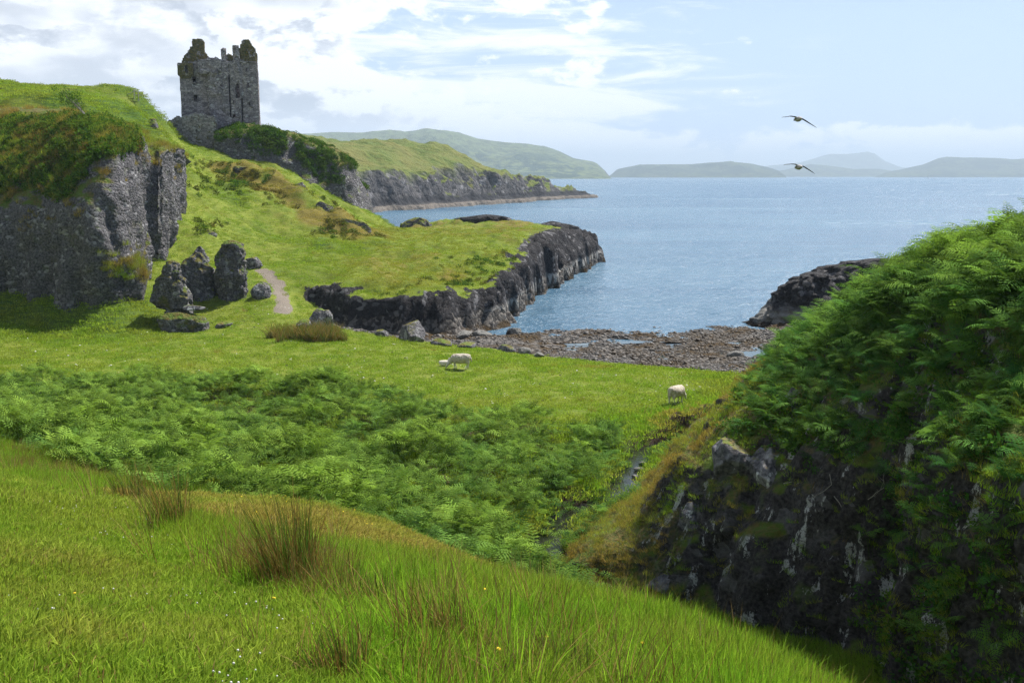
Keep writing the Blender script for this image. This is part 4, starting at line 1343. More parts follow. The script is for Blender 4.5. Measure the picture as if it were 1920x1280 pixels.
stack_rock('rock_stack', [(-1.5, 1.0, 1.0, .25, 0), (0, 1.05, 1.0, .15, 0), (0.8, 1.2, 1.0, 0, 0), (2.0, 1.25, 1.0, -.05, 0), (3.0, 1.1, .95, 0, 0), (3.8, .85, .8, .05, 0), (4.4, .55, .55, 0, 0), (4.75, .2, .2, 0, 0)],
           19, M['stack'], 'tall moss-capped rock pillar beside the footpath', ground_at(p))
p = P(372, 480, 92)
stack_rock('rock_stack', [(-1, .8, .8, 0, 0), (0.5, .8, .8, 0, 0), (1.2, .6, .5, .1, 0), (1.6, .2, .2, .2, 0)], 21, M['boulder'], 'dark rock tip showing behind the squat grassy rock', ground_at(p))
for (u, v, D, s, sd_, lab) in ((489, 575, 83.5, (.95, .8, .95), 31, 'grey pointed boulder just left of the footpath'), (474, 512, 93, (.9, .7, .8), 32, 'sloping rock beside the tall moss-capped pillar'),
                               (604, 626, 77, (1.05, .9, 1.15), 33, 'lichen-spotted rock above the rush bed'), (574, 622, 76.6, (.8, .7, .45), 34, 'rounded mossy hump left of the lichen-spotted rock'),
                               (772, 640, 75.5, (1.25, 1.0, 1.15), 35, 'largest moss-topped boulder at the meadow edge'), (830, 648, 74.3, (1.0, .8, .38), 36, 'low yellow-mossed boulder right of the largest one'),
                               (878, 652, 73.4, (.9, .7, .30), 37, 'flat orange-mossed boulder by the brown weed'), (715, 634, 76.6, (.8, .6, .4), 38, 'pale low rock left of the largest boulder'),
                               (420, 622, 77.2, (.8, .5, .28), 39, 'small pale rock right of the layered ledge')):
    q = P(u, v, D)
    obj('boulder', boulder_mesh('boulder', s, sd_, M['boulder'], ICO4 if s[2] > .9 else ICO3), label=lab, cat='boulder', loc=ground_at(q, s[2] * 0.35), rot=(0, 0, sd_ * 1.3))
for k, (u, v, D, s, lab) in enumerate(((952, 650, 72.6, (.75, .6, .42), 'dark wet boulder at the top of the shore, left of a pair'), (982, 652, 72.2, (.6, .55, .36), 'dark boulder right of its larger neighbour on the shore'),
                               (965, 616, 84, (.95, .7, .5), 'pale boulder at the water edge under the promontory'), (905, 622, 82, (.9, .6, .35), 'grey rock in the brown weed under the cliff'),
                               (870, 620, 82.2, (1.1, .7, .4), 'broad grey rock at the cliff foot'), (1010, 656, 71, (.5, .4, .25), 'small grey shore rock below the pebbles'),
                               (1380, 655, 72.5, (.7, .5, .32), 'grey boulder on the shore close to the fern mound'))):
    obj('boulder', boulder_mesh('boulder', s, 50 + k, M['shore'] if k else M['boulder']), label=lab, cat='boulder', loc=ground_at(P(u, v, D), s[2] * .3), rot=(0, 0, k * 1.1))
# rock outcrop on the right shore
stack_rock('rock_outcrop', [(-1.5, 5.4, 3, .3, 0), (0, 4.8, 2.8, .5, 0), (1.0, 3.9, 2.5, .9, .2), (2.2, 3.0, 2.1, 1.1, .3), (3.3, 2.5, 1.7, 1.3, .4), (4.2, 1.9, 1.3, 1.6, .4), (4.5, 1.2, .8, 1.5, .4), (4.7, .4, .3, 1.4, .4)],
           61, M['shore'], 'dark jagged sea rock between the shore and the fern mound', P(1490, 600, 91) * np.array((1, 1, 0)), rough=0.9, nseg=130, res=0.1, strata=0.15)
stack_rock('rock_outcrop', [(-1.5, 9, 4, 0, 0), (0, 8.5, 4, 0, 0), (2.0, 7.5, 3.5, .5, 0), (3.6, 6.5, 3, 1, 0), (4.7, 4.5, 2, 1.5, 0), (5.3, 2, 1, 2.5, 0), (5.5, .5, .5, 3, 0)],
           63, M['shore'], 'dark rocky ridge behind the fern mound', P(1600, 600, 98) * np.array((1, 1, 0)), rough=1.1, nseg=130, res=0.14, strata=0.1)
# lichened outcrops breaking through the turf of the mound
from mathutils.bvhtree import BVHTree


def bvh_of(G):
    return BVHTree.FromPolygons([tuple(k) for k in G.reshape(-1, 3)], [tuple(k) for k in grid_faces(*G.shape[:2])])


MB = bvh_of(MOUND_G)


def hit_mound(u, v):
    o = Vector((0, 0, EYE))
    d = Vector(P(u, v, 30.0)) - o
    r = MB.ray_cast(o, d.normalized())
    return r[0], r[1]


for k, (u, v, s, lab) in enumerate(((1505, 655, (.75, .6, .95), 'pale lichened outcrop highest on the mound side'), (1556, 655, (.35, .35, .6), 'narrow grey rock right of the highest pale outcrop'),
                                    (1483, 748, (.55, .45, .55), 'pale rock under a mossy tuft above the cliff'), (1398, 715, (.35, .3, .45), 'small grey rock on the left rim of the mound'),
                                    (1375, 865, (.95, .7, .95), 'white-streaked buttress at the left end of the cliff'), (1435, 870, (1.0, .7, .9), 'second white-streaked buttress of the cliff'),
                                    (1290, 985, (.5, .45, .75), 'rounded rock with a white edge on the mound flank'), (1262, 1085, (.8, .5, .5), 'pale-topped rock low on the mound flank'))):
    h, nn = hit_mound(u, v)
    if h is not None:
        obj('rock', boulder_mesh('rock', s, 80 + k, M['lichen_rock'], ICO4, 0.35, 0.6), label=lab, cat='rock', loc=(h.x - nn.x * s[0] * .55, h.y - nn.y * s[0] * .55, h.z - nn.z * s[0] * .55), rot=(0, 0, k * 0.9))
# dark stones standing in the stream
for k, (u, v, lab) in enumerate(((1205, 868, 'farthest dark stone standing in the stream'), (1196, 879, 'left stone of the farther pair in the stream'), (1214, 877, 'right stone of the farther pair in the stream'), (1192, 893, 'left stone of the nearer pair in the stream'), (1208, 894, 'right stone of the nearer pair in the stream'), (1186, 922, 'dark stone in the stream nearest the bracken'))):
    q = P(u, v, 0)
    dd = (EYE - 0.74) / ((SP - (640 - v) / FPX * CP) / (CP + (640 - v) / FPX * SP))
    q = P(u, v, dd)
    obj('stone', boulder_mesh('stone', (.20 + .05 * (k % 3), .16, .10), 100 + k, M['shore'], ICO2), label=lab, cat='stone', group='stones in the stream', loc=(q[0], q[1], q[2]))

for k, (u, v, D, prof, lab) in enumerate(((778, 412, 158, [(-1, 2.6, 1.5, 0, 0), (.5, 2.3, 1.3, 0, 0), (1.0, 1.6, 1, .2, 0), (1.5, .5, .4, .4, 0)], 'green-capped rock knob on the far rim of the promontory'),
                                          (905, 415, 160, [(-1, 5.0, 1.6, 0, 0), (.4, 4.4, 1.4, 0, 0), (.8, 2.5, .9, .6, 0), (1.0, .6, .3, .6, 0)], 'low line of dark rocks along the promontory rim'),
                                          (1045, 424, 153, [(-1, 3.4, 2, 0, 0), (.3, 3.0, 1.8, 0, 0), (.8, 1.6, 1, -.5, 0), (1.1, .4, .3, -.7, 0)], 'dark rock hump near the promontory tip'))):
    stack_rock('rock_outcrop', prof, 131 + k, M['stack'] if k == 0 else M['shore'], lab, ground_at(P(u, v, D)), rough=.6, res=.12)
for k, (u, v, D, s, lab) in enumerate(((668, 446, 117, (2.1, 1.5, 1.9), 'rocky end of the tawny ridge above the promontory'), (560, 352, 125, (1.3, .9, 1.0), 'small grey outcrop midway along the tawny ridge'),
                                        (610, 392, 121, (1.5, 1.0, 1.2), 'mossy outcrop low on the tawny ridge'), (288, 246, 121, (1.2, .9, 1.0), 'pale rock on the hill edge left of the castle wall'),
                                        (452, 318, 128, (1.1, .9, .7), 'grey rock on the slope under the castle crag'), (392, 430, 100, (.9, .7, .5), 'low dark rock on the slope above the standing rocks'))):
    obj('rock', boulder_mesh('rock', s, 160 + k, M['stack'], ICO4, 0.45, 0.6), label=lab, cat='rock', loc=ground_at(P(u, v, D), -s[2] * .35), rot=(0, 0, k * 1.7))
# the shore stones: far too many to count
rng = np.random.default_rng(5)
stone_kinds = [boulder_mesh('shore_stone', (1, .8, .55), 200 + k, None, ICO1, 0.35) for k in range(8)]
m, w = new_mat('shore_stones')
oi = w.n('ShaderNodeObjectInfo').outputs['Random']
pos = w.n('ShaderNodeNewGeometry').outputs['Position']
nn_ = w.noise(pos, 9.0, 4.0, 0.6)
c = w.mix(oi, (0.035, 0.031, 0.028, 1), (0.155, 0.140, 0.125, 1))
c = w.mix(w.step(nn_, 0.45, 0.7), c, (0.05, 0.045, 0.042, 1))
c = w.mix(w.attr('tint', 'INSTANCER'), c, w.mix(nn_, (0.020, 0.011, 0.007, 1), (0.075, 0.048, 0.016, 1)))
finish(w, principled(w, c, 0.6, nn_, 0.6, 0.03, 0.4))
for me in stone_kinds:
    me.materials.clear()
    me.materials.append(m)
n = 34000
x, y = rng.uniform(-16, 30, n), rng.uniform(62, 92, n)
be = bil(AT['beach'], x, y)
z = hz(x, y)
keep = (be > 0.5) & (z > -0.18) & (bil(AT['rock'], x, y) < 0.5) & (bil(AT['sd'], x, y) < 0)
x, y, z = x[keep], y[keep], z[keep]
s = 0.05 + 0.11 * rng.random(len(x)) ** 3 + 0.015 * (rng.random(len(x)) > 0.97) * 8
bare = sstep(fbm(P2(x, y) * 0.16, 3, 801), 0.0, 0.15)
weed = sstep(fbm(P2(x, y) * 0.28, 4, 803) + 0.35 * (0.55 - z), -0.04, 0.12) * (z < 0.7)
sand = np.exp(-(((x - 1.5) / 3.2) ** 2 + ((y - 79) / 4) ** 2))
kk = rng.random(len(x)) > 0.35 * bare + 0.85 * sand
pts = np.stack([x, y, z + s * 0.15], 1)[kk]
scatter('shore_stones', pts, np.stack([rng.normal(0, .2, kk.sum()), rng.normal(0, .2, kk.sum()), rng.random(kk.sum()) * 6.28], 1), s[kk], stone_kinds, tint=weed[kk], seed=3,
        label='grey stones and dark weed strewn over the shore')
# ------------------------------------------------------------------ plants
def blades(name, n, rad, h0, h1, width, lean, seed, mat, segs=3, heads=0.0, mat2=None, spread=None, wind=(0, 0)):
    """a tuft of n grass blades or rush stems"""
    rng = np.random.default_rng(seed)
    V, F, FM, BV = [], [], [], []
    for k in range(n):
        r, a = rad * math.sqrt(rng.random()), rng.random() * 6.283
        bx, by = r * math.cos(a), r * math.sin(a)
        h = rng.uniform(h0, h1)
        out = a + rng.normal(0, 0.9)
        ln = abs(rng.normal(0, lean)) + (spread * r / rad if spread else 0)
        dx, dy = math.cos(out) * ln + wind[0], math.sin(out) * ln + wind[1]
        fa = rng.random() * 6.283
        wx, wy = math.cos(fa) * width, math.sin(fa) * width
        b = len(V)
        BV += [rng.random()] * (2 * segs + 1)
        for s in range(segs):
            t = s / segs
            wd = (1 - 0.75 * t * t)
            x, y, z = bx + dx * h * t ** 1.7, by + dy * h * t ** 1.7, h * t * (1 - 0.25 * ln * t)
            V.append((x - wx * wd, y - wy * wd, z))
            V.append((x + wx * wd, y + wy * wd, z))
        V.append((bx + dx * h, by + dy * h, h * (1 - 0.25 * ln)))
        m = 1 if (mat2 is not None and rng.random() < heads) else 0
        for s in range(segs - 1):
            F.append((b + 2 * s, b + 2 * s + 1, b + 2 * s + 3))
            F.append((b + 2 * s, b + 2 * s + 3, b + 2 * s + 2))
            FM += [m, m]
        F.append((b + 2 * segs - 2, b + 2 * segs - 1, b + 2 * segs))
        FM.append(m)
    V = np.array(V)
    V[:, 2] -= 0.02
    return mesh_np(name, V, np.array(F), True, {'bv': np.array(BV)}, [mat] + ([mat2] if mat2 else []), FM)


def frond_geo(L, pairs, rise, droop, seed, wid=0.42, serr=5, bare=0.22, fat=0.085):
    """one fern frond along +x from the origin: stalk, and saw-edged leaflets on both sides"""
    rng = np.random.default_rng(seed)
    V, F = [], []
    n = 40
    t = np.linspace(0, 1, n)
    ang = rise - (rise + droop) * t ** 1.3
    dx, dz = np.cos(ang) * L / n, np.sin(ang) * L / n
    cx, cz = np.concatenate([[0], np.cumsum(dx)[:-1]]), np.concatenate([[0], np.cumsum(dz)[:-1]])
    # stalk: a thin three-sided strip
    for k in range(0, n, 3):
        w = 0.006 * (1 - 0.8 * t[k]) * (L / 0.9) + 0.0012
        b = len(V)
        V += [(cx[k], -w, cz[k]), (cx[k], w, cz[k])]
        if k:
            F.append((b - 2, b - 1, b + 1)); F.append((b - 2, b + 1, b))
    for i in range(pairs):
        s = bare + (1 - bare) * (i + 0.5) / pairs
        k = min(int(s * n), n - 1)
        f = (s - bare) / (1 - bare)
        pl = wid * L * (1 - f) ** 0.75 * min(1.0, 0.55 + f * 3.0) + 0.02
        for sd in (-1, 1):
            fw = 0.35 + 0.25 * f + rng.normal(0, 0.07)            # swept towards the tip
            sag = -0.10 - 0.25 * rng.random()
            b = len(V)
            tx, tz = math.cos(ang[k]), math.sin(ang[k])
            wmax = fat * pl + 0.006
            for q in range(2 * serr + 1):
                r = q / (2 * serr)
                ww = wmax * (1 - r) ** 0.7 * (1.0 if q % 2 == 0 else 0.25) * (0.5 if q == 0 else 1)
                ox, oy = pl * r * math.sin(fw), sd * pl * r * math.cos(fw)
                oz = sag * pl * r * r
                px, py, pz = cx[k] + ox * tx, oy, cz[k] + ox * tz + oz
                V += [(px - ww * tx, py, pz - ww * tz), (px + ww * tx, py, pz + ww * tz)]
                if q:
                    c = b + 2 * q
                    F.append((c - 2, c - 1, c + 1)); F.append((c - 2, c + 1, c))
    return np.array(V), np.array(F)


def rot_z(V, a):
    c, s = math.cos(a), math.sin(a)
    return np.stack([V[:, 0] * c - V[:, 1] * s, V[:, 0] * s + V[:, 1] * c, V[:, 2]], 1)


def fern_plant(name, seed, nf, L, mat, serr=3, pairs=12, fat=0.085):
    rng = np.random.default_rng(seed)
    Vs, Fs, BV, b = [], [], [], 0
    for k in range(nf):
        V, F = frond_geo(L * rng.uniform(0.7, 1.1), pairs, rng.uniform(1.0, 1.45), rng.uniform(0.15, 0.75), seed * 31 + k, rng.uniform(.30, .42), serr, 0.30, fat)
        V = rot_z(V, 6.283 * k / nf + rng.normal(0, .35))
        V[:, :2] += rng.normal(0, 0.10, 2)
        Vs.append(V); Fs.append(F + b); b += len(V)
        BV += [rng.random()] * len(V)
    for k in range(3):                                   # stalks reaching down
        x, y = rng.normal(0, .08, 2)
        Vs.append(np.array([(x - .006, y, .05), (x + .006, y, .05), (x * 1.5 + .006, y * 1.5, -1.1), (x * 1.5 - .006, y * 1.5, -1.1)]))
        Fs.append(np.array([(b, b + 1, b + 2), (b, b + 2, b + 3)])); b += 4
        BV += [0.1] * 4
    return mesh_np(name, np.vstack(Vs), np.vstack(Fs), False, {'bv': np.array(BV)}, [mat])


def leaf_clump(name, seed, n, R, size, mat, squash=0.8):
    rng = np.random.default_rng(seed)
    V, F = [], []
    for k in range(n):
        d = rng.normal(size=3)
        d /= np.linalg.norm(d)
        p = d * R * rng.uniform(0.45, 1.0) * np.array((1, 1, squash))
        a = rng.normal(size=3) + d * 0.5
        a /= np.linalg.norm(a)
        c = np.cross(a, d + rng.normal(0, .4, 3))
        c /= np.linalg.norm(c) + 1e-6
        s = size * rng.uniform(0.6, 1.3)
        b = len(V)
        V += [p, p + a * s * .5 + c * s * .32, p + a * s, p + a * s * .5 - c * s * .32]
        F += [(b, b + 1, b + 2), (b, b + 2, b + 3)]
    return mesh_np(name, np.array(V), np.array(F), True, {'bv': np.random.default_rng(seed + 1).random(n).repeat(4)}, [mat])


M['lawn'] = mat_leaf('lawn_grass', ((0.270, 0.380, 0.040, 1), (0.200, 0.325, 0.032, 1), (0.335, 0.380, 0.058, 1)), 0.45, 0.6, 0.10, (0.36, 0.29, 0.07, 1))
M['tall'] = mat_leaf('tall_grass', ((0.170, 0.370, 0.022, 1), (0.235, 0.415, 0.030, 1), (0.290, 0.385, 0.045, 1)), 0.48, 0.5, 0.12, (0.30, 0.22, 0.06, 1))
M['straw'] = mat_leaf('straw', ((0.30, 0.21, 0.075, 1), (0.24, 0.15, 0.05, 1), (0.34, 0.27, 0.12, 1)), 0.3, 0.5, 0.1)
M['rush'] = mat_leaf('rush_stems', ((0.085, 0.165, 0.024, 1), (0.115, 0.175, 0.030, 1), (0.105, 0.140, 0.030, 1)), 0.3, 0.5, 0.15)
M['brown_rush'] = mat_leaf('brown_rush_stems', ((0.25, 0.155, 0.050, 1), (0.165, 0.100, 0.034, 1), (0.30, 0.20, 0.075, 1)), 0.25, 0.5, 0.1)
M['bracken'] = mat_leaf('bracken_fronds', ((0.040, 0.125, 0.032, 1), (0.078, 0.185, 0.042, 1), (0.062, 0.158, 0.046, 1)), 0.34, 0.5, 0.15, (0.225, 0.345, 0.055, 1))
M['shrub'] = mat_leaf('shrub_leaves', ((0.045, 0.115, 0.016, 1), (0.085, 0.165, 0.022, 1), (0.105, 0.150, 0.024, 1)), 0.35, 0.5, 0.12, (0.16, 0.115, 0.03, 1))
M['weed'] = mat_leaf('broad_leaves', ((0.050, 0.150, 0.030, 1), (0.075, 0.185, 0.028, 1), (0.060, 0.155, 0.040, 1)), 0.4, 0.4, 0.15, (0.15, 0.22, 0.02, 1))

rng = np.random.default_rng(77)
lawn_kinds = [blades('lawn_tuft', 120, 0.17, 0.025, 0.072, 0.0036, 0.75, 900 + k, M['lawn'], 3, 0.02, M['straw']) for k in range(6)]
tall_kinds = [blades('tall_tuft', 75, 0.17, 0.09, 0.27, 0.0036, 0.45, 920 + k, M['tall'], 3, 0.07, M['straw']) for k in range(6)]
stalk_kinds = [blades('stalk_tuft', 20, 0.22, 0.28, 0.58, 0.0028, 0.28, 940 + k, M['straw'], 3, 0.18, M['brown_rush']) for k in range(4)]
field_kinds = [blades('field_tuft', 60, 0.28, 0.03, 0.085, 0.008, 0.6, 960 + k, M['lawn'], 2) for k in range(4)]


def near_points(n, dmin, dmax, power, rg):
    """points over the ground in front, thinning with distance"""
    u = rg.random(n)
    if abs(power - 1) < 1e-6:
        D = dmin * (dmax / dmin) ** u
    else:
        e = 1 - power + 1
        D = (dmin ** e + u * (dmax ** e - dmin ** e)) ** (1 / e)
    x = rg.uniform(-0.58, 0.58, n) * D
    z = hz(x, D)
    p = np.stack([x, D, z], 1)
    return p[in_view(p)]


# lawn and long grass on the near slope
p = near_points(52000, 2.2, 34, 1.15, rng)
tl = bil(AT['tall'], p[:, 0], p[:, 1])
cutv = bil(AT['cut'], p[:, 0], p[:, 1])
r = rng.random(len(p))
lawn_m = (tl < 0.5 + 0.3 * (r - .5)) & (cutv < 0.2) & (p[:, 1] < 33)
q = p[lawn_m]
sc = 0.85 + 0.4 * rng.random(len(q)) + 0.030 * q[:, 1]
sc = sc * (0.85 + 0.35 * sstep(fbm(q * 0.9, 2, 811), -0.3, 0.5))
scatter('lawn_grass', q, upright(len(q), rng, .08), np.stack([sc, sc, sc * rng.uniform(.7, 1.15, len(q))], 1), lawn_kinds,
        tint=0.55 * sstep(fbm(q * 0.7, 3, 813), 0.05, 0.5) * rng.random(len(q)), seed=5, label='short bright green grass on the near slope')
q = p[(~lawn_m) & (cutv < 0.3) & (p[:, 1] < 33)]
dr = bil(AT['dry'], q[:, 0], q[:, 1])
hump = np.exp(-(((q[:, 0] + 3.0) / 3.8) ** 2 + ((q[:, 1] - 17.6) / 3.8) ** 2))
kk = hump < 0.20 + 0.2 * (rng.random(len(q)) - .5)
h2 = q[~kk]
scatter('mossy_turf', h2, upright(len(h2), rng, .1), np.stack([1.5 + .4 * rng.random(len(h2))] * 2 + [0.7 + 0.5 * rng.random(len(h2))], 1), lawn_kinds, tint=np.clip(0.60 + 0.9 * fbm(h2 * .6, 3, 814), 0, 1), seed=61, label='short tawny turf on the hump above the bracken')
q, dr, hump = q[kk], dr[kk], hump[kk]
sc = (0.75 + 0.5 * rng.random(len(q)) + 0.018 * q[:, 1]) * (1 - 0.80 * hump)
scatter('tall_grass', q, upright(len(q), rng, .10), np.stack([sc * (1 + 0.6 * hump), sc * (1 + 0.6 * hump), sc * (0.65 + 0.6 * sstep(fbm(q * 0.5, 2, 815), -.4, .5))], 1), tall_kinds,
        tint=np.clip(dr * 0.45 + 0.22 * rng.random(len(q)) ** 2 + 0.20 * sstep(fbm(q * 0.45, 3, 817), 0.1, 0.45), 0, 1), seed=6, label='long rough grass on the brink of the gully')
dens = sstep(fbm(q * 0.33, 3, 819), 0.05, 0.4) * (hump < .3)
kk = rng.random(len(q)) < 0.30 * dens + 0.015
q2 = q[kk]
sc = 0.7 + 0.5 * rng.random(len(q2))
scatter('grass_stalks', q2, upright(len(q2), rng, .12), sc, stalk_kinds, seed=7, label='dry seeding grass stalks among the long grass')

# meadow and slopes further off
n = 74000
D = 33 + 112 * rng.random(n) ** 1.0
x = rng.uniform(-0.58, 0.45, n) * D
z = hz(x, D)
q = np.stack([x, D, z], 1)
bad = (bil(AT['beach'], x, D) > .4) | (bil(AT['rock'], x, D) > .35) | (bil(AT['cut'], x, D) > .3) | (bil(AT['path'], x, D) > .3) | (z < 0.5)
q = q[in_view(q) & ~bad]
for hs in (hit(864, 692), P(1268, 757, 53.0), hit(833, 686)):
    q = q[np.hypot(q[:, 0] - hs[0], q[:, 1] - hs[1]) > 0.75]
lsh = bil(AT['lush_shade'], q[:, 0], q[:, 1])
sc = (1.0 + 0.7 * rng.random(len(q))) * (1 + 0.9 * lsh)
scatter('meadow_grass', q, upright(len(q), rng, .1), np.stack([sc * 1.2, sc * 1.2, sc], 1), field_kinds, tint=np.clip(bil(AT['dry'], q[:, 0], q[:, 1]) * .9 + .25 * sstep(fbm(q * 0.15, 3, 821), 0, .5), 0, 1), seed=8,
        label='grazed grass of the meadow')

# darker tussocks here and there
n = 2600
D = rng.uniform(50, 135, n)
x = rng.uniform(-.5, .2, n) * D
q = np.stack([x, D, hz(x, D)], 1)
kk = in_view(q) & (bil(AT['beach'], x, D) < .2) & (bil(AT['rock'], x, D) < .3) & (q[:, 2] > 1.1) & (poly_sd(x, D, BRACKEN) < -1) & (rng.random(n) < 0.12 + 0.6 * sstep(fbm(q * .12, 3, 822), .05, .35) * (D > 78))
scatter('tussocks', q[kk], upright(kk.sum(), rng, .15), 0.7 + 0.9 * rng.random(kk.sum()), tall_kinds, tint=rng.random(kk.sum()) ** 2, seed=62, label='darker grass tussocks on the meadow and slopes')

# bracken bed
frond_kinds = [fern_plant('bracken', 1000 + k, 5, 1.15, M['bracken'], 2, 9, 0.14) for k in range(7)]
n = 15000
x, D = rng.uniform(-34, 7.5, n), rng.uniform(21, 60, n)
sd = poly_sd(x, D, BRACKEN) + 0.9 * fbm(P2(x, D) * 0.4, 3, 823)
wob = 0.35 * np.stack([fbm(P2(x, D) * .7, 2, 828), fbm(P2(x, D) * .7, 2, 829), np.zeros(n)], 1)
c1, cv = cells((P2(x, D) * np.array([0.36, 0.42, 0]) + wob) + np.array([0, 0, .5]), 824)
c2, cv2 = cells(P2(x, D) * 0.95 + np.array([3, 7, .5]), 826)
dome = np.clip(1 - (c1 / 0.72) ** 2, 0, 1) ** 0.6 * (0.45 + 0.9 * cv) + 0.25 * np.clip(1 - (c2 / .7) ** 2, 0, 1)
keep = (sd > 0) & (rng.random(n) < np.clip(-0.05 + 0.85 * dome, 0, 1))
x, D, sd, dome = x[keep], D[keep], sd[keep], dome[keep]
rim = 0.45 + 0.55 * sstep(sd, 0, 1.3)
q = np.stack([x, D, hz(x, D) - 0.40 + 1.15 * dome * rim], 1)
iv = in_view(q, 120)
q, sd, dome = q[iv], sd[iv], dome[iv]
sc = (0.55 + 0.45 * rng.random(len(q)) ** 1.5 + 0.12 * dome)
scatter('bracken', q, upright(len(q), rng, .30), sc, frond_kinds, tint=np.clip(-.2 + 0.75 * dome + 0.45 * rng.random(len(q)), 0, 1), seed=9, label='bed of green bracken below the near slope')  # higher domes tinted yellower, their lit tops put into the colour
# bracken and rank grass along the stream
n = 1500
x, D = rng.uniform(-2, 13, n), rng.uniform(29, 54, n)
d = poly_sd(x, D, STREAM[:, :2], False)
keep = (d > 0.5) & (d < 3.2) & (rng.random(n) < 0.85)
q = np.stack([x, D, hz(x, D)], 1)[keep]
half = (fbm(q * 0.4, 2, 827) > -0.22) & (q[:, 1] < 47)
scatter('stream_ferns', q[half], upright(half.sum(), rng, .25), 0.5 + 0.4 * rng.random(half.sum()), frond_kinds, tint=rng.random(half.sum()) * .6, seed=10, label='small ferns along the stream')
g = q[~half]
scatter('stream_grass', g, upright(len(g), rng, .25), 1.3 + 0.8 * rng.random(len(g)), tall_kinds, tint=0.0 * g[:, 0], seed=11, label='rank grass along the stream banks')

# vegetation of the mound
MS = Sampler(MOUND_G)
n = 26000
p, nn, _ = MS.sample(n, rng)
iv = in_view(p, 120) & (p[:, 1] < 62) & (p[:, 2] > hz(p[:, 0], p[:, 1]) - .2)
facing = (nn * (np.array([0, 0, EYE]) - p)).sum(1) > -3
p, nn = p[iv & facing], nn[iv & facing]
U, V_, Dp = project(p)
f1 = fbm(p * 0.35, 3, 831)
f2 = fbm(p * 0.8, 3, 833)
# right of a line that runs from the brow to the crest grow the ferns
ferny = sstep(U - np.interp(V_, [430, 560, 640, 720, 800, 900, 1280], [1400, 1480, 1475, 1405, 1375, 1550, 1760]), -25, 30) * np.maximum(sstep(-V_, -1150, -800), sstep(U, 1600, 1700) * .8)
r = rng.random(len(p))
bigf = (r < ferny * (0.42 + 0.4 * f1) * np.maximum(0.15 + 0.85 * sstep(-V_, -900, -760), 0.42 * sstep(U, 1540, 1640))) & (nn[:, 2] > np.where(U > 1540, -.3, .12))
frond_near = [fern_plant('fern', 1100 + k, 6, 1.15, M['bracken'], 3, 12, 0.115) for k in range(6)]
q = p[bigf]
tilt = upright(len(q), rng, .25)
tilt[:, 0] += 0.25
sc = (0.60 + 0.5 * rng.random(len(q))) * (0.72 + 0.45 * sstep(-V_[bigf], -760, -560))
lift = np.clip(1 - (cells(q * .55, 838)[0] / .8) ** 2, 0, 1) * 0.75 * sstep(-V_[bigf], -720, -600)
scatter('mound_ferns', q + np.stack([0 * lift, 0 * lift, lift - .1], 1), tilt, sc, frond_near, tint=np.clip(rng.random(len(q)) * .5 + .5 * sstep(-V_[bigf], -650, -480), 0, 1), seed=12, label='thick ferns over the top of the mound')  # ferns towards the crest tinted lighter, sunlit tops painted into the colour
# grasses: green and brown, hanging on the steep parts, dense on the left ridge
ridge = sstep(-U + np.interp(V_, [560, 700, 780, 850, 1000, 1100], [1500, 1480, 1390, 1330, 1260, 1200]), -30, 40)
r = rng.random(len(p))
rocky = sstep(-(np.abs(U - 1400 - (V_ - 950) * 0.15) - 200), -60, 60) * sstep(V_, 770, 830)
gr = (r < np.clip(0.95 * ridge + (1 - ridge) * (0.46 - 0.32 * rocky + 0.5 * f1), 0, 1) * (0.4 + 0.6 * ((nn[:, 2] > 0.1) | (U > 1560))))
q = p[gr]
a = upright(len(q), rng, .25)
a[:, 0] += 0.45 * (1 - nn[gr][:, 2])
sc = 0.65 + 0.5 * rng.random(len(q))
scatter('mound_grass', q, a, np.stack([sc * 1.3, sc * 1.3, sc * (0.5 + 0.4 * rng.random(len(q)))], 1), tall_kinds + stalk_kinds[:1], tint=np.clip(0.35 + 0.9 * f2[gr] + 0.3 * ridge[gr], 0, 1), seed=13,
        idx=np.where(rng.random(len(q)) < 0.05, 6, rng.integers(0, 6, len(q))), label='green and brown grass clinging to the mound')
# broad-leaved weeds
weed_kinds = [leaf_clump('weed', 1200 + k, 60, 0.24, 0.085, M['weed'], 0.7) for k in range(5)]
r = rng.random(len(p))
spot = np.exp(-(((U - 1490) / 90) ** 2 + ((V_ - 800) / 40) ** 2)) * 0.9 + 0.45 * sstep(f2, -0.05, 0.30) * sstep(U, 1480, 1600)
wd = r < spot * (1 - 0.6 * rocky * (V_ > 860))
q = p[wd] + nn[wd] * 0.06
scatter('mound_weeds', q, upright(len(q), rng, .6), 0.7 + 0.7 * rng.random(len(q)), weed_kinds, tint=np.clip(rng.random(len(q)) ** 2 * .7 + 0.6 * np.exp(-(((U[wd] - 1490) / 90) ** 2 + ((V_[wd] - 800) / 40) ** 2)) * rng.random(len(q)), 0, 1), seed=14, label='broad-leaved weeds on the shaded mound face')

